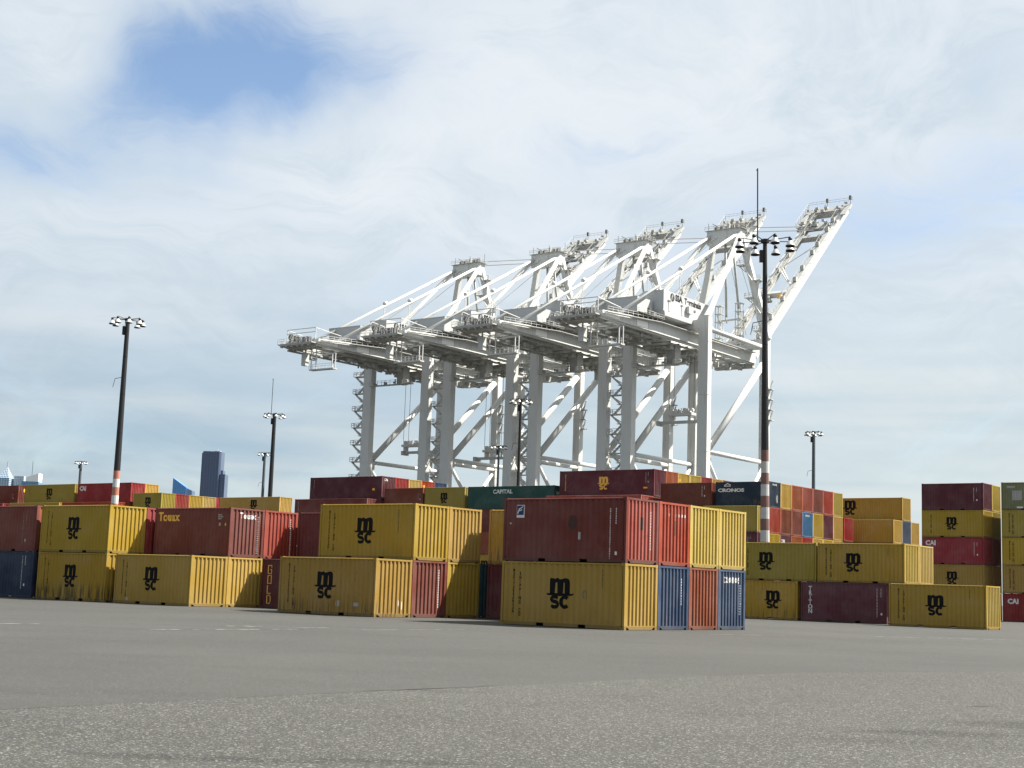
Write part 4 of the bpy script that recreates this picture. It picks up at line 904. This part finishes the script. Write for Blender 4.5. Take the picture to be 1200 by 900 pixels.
# ================================================================== LIGHT MASTS
MBK = plain("mast_black", (0.012, 0.012, 0.014), 0.55, 0.2, 1.5); MRED = plain("mast_salmon_band", (0.36, 0.15, 0.10), 0.8, 0.2, 1.2); MWH = plain("mast_white_band", (0.50, 0.50, 0.485), 0.8, 0.15, 1.2)
MRB = plain("mast_faded_shaded_band", (0.155, 0.085, 0.072), 0.8, 0.3, 1.6); MWG = plain("mast_shaded_white_band", (0.40, 0.40, 0.395), 0.8, 0.25, 1.6)  # right mast's bands: faded paint with its shaded side toned into the colour
MGR = plain("mast_grey", (0.07, 0.085, 0.095), 0.6, 0.2, 1.0); LAMPC = plain("lamp_aluminium", (0.55, 0.55, 0.53), 0.45, 0.1, 3, 0.5)
def lamp_mesh():
    mb = MB(); mb.mi = 1
    mb.lathe([(0.001, .62), (.17, .60), (.19, .34), (.12, .30)], 12)
    mb.mi = 0; mb.lathe([(.12, .31), (.20, .22), (.30, 0.0), (.42, -.16), (.43, -.20)], 14)
    mb.mi = 1; mb.lathe([(.43, -.20), (.44, -.30), (.38, -.30), (.30, -.1), (0.001, .1)], 14)
    return mb.mesh('floodlight', LAMPC, MBK, smooth=True)
LAMP = lamp_mesh()
def mast(base, H, r0, r1, label, stripes=None, antenna=0.0, ring=2.35, n=8, lean=0.0, mats_=None, phase=0.2, scale=1.0):
    root = empty('light_mast', base)
    root.rotation_euler = (0, lean, 0)
    tag(root, label, "light mast", "tall floodlight masts in the terminal")
    mb = MB()
    cuts = [0.0]
    if stripes: cuts += [stripes[0] - stripes[1] * i for i in range(int(stripes[0] / stripes[1]), -1, -1)]
    cuts = sorted(set(c for c in cuts if c >= 0)) + [H]
    for i, (a, b_) in enumerate(zip(cuts, cuts[1:])):
        top = len(cuts) - 2 - i
        mb.mi = 0 if top == 0 else (1 if top % 2 == 1 else 2)
        ra = r0 + (r1 - r0) * a / H; rb = r0 + (r1 - r0) * b_ / H
        m_ = 1 if mb.mi else 4
        for j in range(m_):
            za = a + (b_ - a) * j / m_; zb = a + (b_ - a) * (j + 1) / m_
            mb.tube((0, 0, za), (0, 0, zb), r0 + (r1 - r0) * za / H, 14, r0 + (r1 - r0) * zb / H)
            mb.tube((0, 0, zb - .05), (0, 0, zb), r0 + (r1 - r0) * zb / H + .012, 14) if not mb.mi else None
    mb.build('pole', mats_ or [MBK, MRED, MWH], root)
    mb = MB(); mb.box(-.28 - r1, -r1 + .02, -.2, .2, H - 1.9, H - .9); mb.build('control_box', MBK, root)
    mb = MB()
    for i in range(n):
        a = phase + 2 * pi * i / n; mb.tube((0, 0, H - .1), (ring * cos(a), ring * sin(a), H + .02), .045 * scale, 6); mb.tube((ring * cos(a), ring * sin(a), H + .02), (ring * cos(a), ring * sin(a), H - .12), .05 * scale, 6)
    mb.lathe([(.02, H + .12), (.35, H + .05), (.35, H - .25), (.02, H - .28)], 12)
    mb.build('lamp_ring', MBK, root)
    for i in range(n):
        a = phase + 2 * pi * i / n
        l = link('floodlight', LAMP, root); l.location = (ring * cos(a), ring * sin(a), H - .62 * scale); l.scale = (scale, scale, scale)
    if antenna:
        mb = MB(); mb.tube((-.62, 0, H - .1), (-.62, 0, H + antenna), .055, 6); mb.tube((-.62, 0, H - .1), (-.2, 0, H - .1), .05, 6); mb.tube((-.62, 0, H + antenna), (-.75, 0, H + antenna - .2), .03, 5)
        mb.build('antenna', MBK, root)
    if r0 > .2:
        mb = MB(); mb.tube((0, 0, H * .78), (-1.0, 0, H * .772), .035, 5); mb.tube((-1.0, 0, H * .772), (-1.2, 0, H * .74), .03, 5); mb.build('bracket', MBK, root)
    return root
mast((21.15, 119.0, 0), 31.2, .42, .17, "tallest striped light mast at the right, black above faded red and white bands, with antenna", (13.45, .94), 6.2, 2.25, lean=-radians(.55), mats_=[MBK, MRB, MWG], scale=.88)
mast((-45.4, 168.0, 0), 31.3, .48, .24, "striped light mast left, black with red and white bands, standing behind the yellow containers", (13.4, .95), 0, 1.75, phase=.35, scale=.85)
mast((-42.6, 260.0, 0), 31.2, .50, .32, "black light mast with thin antenna right of the dark skyscraper", None, 6.4, 1.75, phase=.3, scale=.8)
mast((-57.8, 342.0, 0), 31.2, .42, .30, "thinner light mast close left of the black antenna mast, no antenna", None, 0, 1.5, phase=.5, scale=.7, mats_=[MGR, MRED, MWH])
mast((-114.9, 389.0, 0), 31.3, .45, .34, "small distant light mast at the left above the crimson container", None, 0, 1.5, phase=.1, scale=.75, mats_=[MGR, MRED, MWH])
mast((1.5, 228.0, 0), 31.2, .32, .2, "slim black light mast in front of the crane legs at the centre", None, 0, 1.6, phase=.6, scale=.75)
mast((-2.3, 305.0, 0), 31.2, .30, .22, "smaller distant light mast between crane legs, left of the slim black one", None, 0, 1.6, phase=.2, scale=.75, mats_=[MGR, MRED, MWH])
mast((54.5, 259.0, 0), 31.2, .38, .28, "grey light mast on the right rising behind the end-on container wall", None, 0, 1.4, phase=.45, scale=.75, mats_=[MGR, MRED, MWH])
# ================================================================== SKYLINE
def facade(name, glass, fin, sx, sz, rough=0.25, mixf=0.5):
    m, t, b = mat(name, rough, 0.5)
    o = t.new('ShaderNodeTexCoord').outputs['Object']; s_ = t.new('ShaderNodeSeparateXYZ'); t.put(s_.inputs[0], o)
    xy = t.math('ADD', s_.outputs[0], s_.outputs[1])
    fx = t.math('FRACT', t.math('DIVIDE', xy, sx)); fz = t.math('FRACT', t.math('DIVIDE', s_.outputs[2], sz))
    g = t.math('MAXIMUM', t.math('GREATER_THAN', fx, 0.78), t.math('MULTIPLY', t.math('GREATER_THAN', fz, 0.7), mixf))
    n = t.noise(o, 0.03, 3, 0.5); gl = t.mix(n, [c * .8 for c in glass], [c * 1.2 for c in glass])
    t.put(b.inputs['Base Color'], t.mix(g, gl, fin)); return m
def prism(mb, poly, z0, z1, tops=None):
    n = len(poly); vs = [(x, y, z0) for x, y in poly] + [(x, y, (tops[i] if tops else z1)) for i, (x, y) in enumerate(poly)]
    mb.faces(vs, [(i, (i + 1) % n, n + (i + 1) % n, n + i) for i in range(n)] + [tuple(range(n - 1, -1, -1)), tuple(range(n, 2 * n))])
FD = facade("dark_tower_glass", (0.050, 0.075, 0.135), (0.085, 0.105, 0.16), 6.0, 4.0, .3)
t_ = empty('skyscraper', (-661, 3240, 0)); tag(t_, "dark blue-grey stepped skyscraper on the left skyline", "skyscraper", "city towers on the skyline")
mb = MB(); prism(mb, [(-21, -18), (-17, -22), (16, -22), (20, -18), (20, 20), (-21, 20)], 0, 281); mb.box(-24.5, -21.01, -12, 14, 0, 278); mb.build('tower_shaft', FD, t_)
mb = MB(); mb.box(20.02, 31, -20, 18, 0, 231); mb.box(20.02, 24, -10, 15, 231.01, 240); mb.build('lower_wing', FD, t_)
mb = MB(); mb.box(31.02, 35, -15, 15, 0, 168); mb.build('lower_step', FD, t_)
mb = MB(); mb.tube((8, 0, 281), (8, 0, 289), .8, 5); mb.tube((12, 0, 281), (12, 0, 285), .8, 5); mb.box(2, 15, -8, 8, 281.01, 283.5); mb.build('roof_mast', plain("roof_gear", (.5, .52, .55), .6), t_)
FB = facade("bright_blue_glass", (0.055, 0.19, 0.42), (0.10, 0.26, 0.50), 5.0, 4.0, .25, .4)
t_ = empty('office_tower', (-670, 3000, 0)); tag(t_, "bright blue glass tower with a slanted roof, left of the dark skyscraper", "tower", "city towers on the skyline")
mb = MB(); prism(mb, [(-19, -20), (9, -20), (9, 15), (-19, 15)], 0, 200, [203, 184, 184, 203]); mb.build('glass_block', FB, t_)
mb = MB(); prism(mb, [(9.02, -18), (20, -14), (20, 15), (9.02, 15)], 0, 185, [183, 178, 178, 183]); mb.build('side_wing', facade("slate_glass", (0.05, 0.085, 0.15), (0.09, 0.13, 0.2), 5, 4), t_)
FW = facade("pale_blue_facade", (0.10, 0.19, 0.30), (0.42, 0.47, 0.52), 5.0, 3.6, .4, 1.0); FWH = plain("white_cladding", (0.72, 0.73, 0.72), .6)
t_ = empty('office_tower', (-972, 2800, 0)); tag(t_, "pale blue tower with a pointed roof at the far left edge", "tower", "city towers on the skyline")
mb = MB(); prism(mb, [(-30, -15), (14, -15), (14, 15), (-30, 15)], 0, 179); mb.build('shaft', FW, t_)
mb = MB(); mb.faces([(-8, -14, 179.02), (13, -14, 179.02), (13, 14, 179.02), (-8, 14, 179.02), (4, 0, 202)], [(0, 1, 4), (1, 2, 4), (2, 3, 4), (3, 0, 4), (0, 3, 2, 1)]); mb.tube((4, 0, 201), (4, 0, 211), .9, 5); mb.build('roof', FW, t_)
t_ = empty('office_tower', (-937, 2810, 0)); tag(t_, "slim white ribbed tower between the pointed tower and the white-topped one", "tower", "city towers on the skyline")
mb = MB(); mb.box(-17, 2, -10, 10, 0, 184); mb.build('shaft', facade("white_ribbed", (0.20, 0.27, 0.36), (0.62, 0.63, 0.62), 3.2, 3.6, .5, .3), t_)
mb = MB(); mb.tube((14, 0, 160), (14, 0, 214), .5, 4); mb.build('antenna', MGR, t_)
t_ = empty('office_tower', (-915, 2790, 0)); tag(t_, "blue tower with a bright white top storey at the left, nearest the yellow container", "tower", "city towers on the skyline")
mb = MB(); mb.box(-16, 16, -12, 12, 0, 173); mb.build('shaft', facade("mid_blue_glass", (0.075, 0.18, 0.30), (0.15, 0.26, 0.38), 5, 4, .3, .5), t_)
mb = MB(); prism(mb, [(-9, -11), (15, -11), (15, 11), (-9, 11)], 173.02, 186, [181, 189, 189, 181]); mb.build('top_storey', FWH, t_)
mb = MB(); mb.box(4, 17, -13, -12.02, 0, 163); mb.build('white_bay', FWH, t_)

# pieces too small to pick apart in the photograph, joined as one part
for o in bpy.data.objects:
    if o.parent is not None and o.name.split('.')[0] in ('machinery', 'tip_machinery', 'deck_gear', 'boom_gear', 'hinge_gear', 'festoon', 'marking', 'railing', 'tip_railing', 'deck_rail', 'leg_ladder', 'headblock', 'louvre', 'scuff', 'patch', 'boom_walkway'):
        o['kind'] = 'stuff'
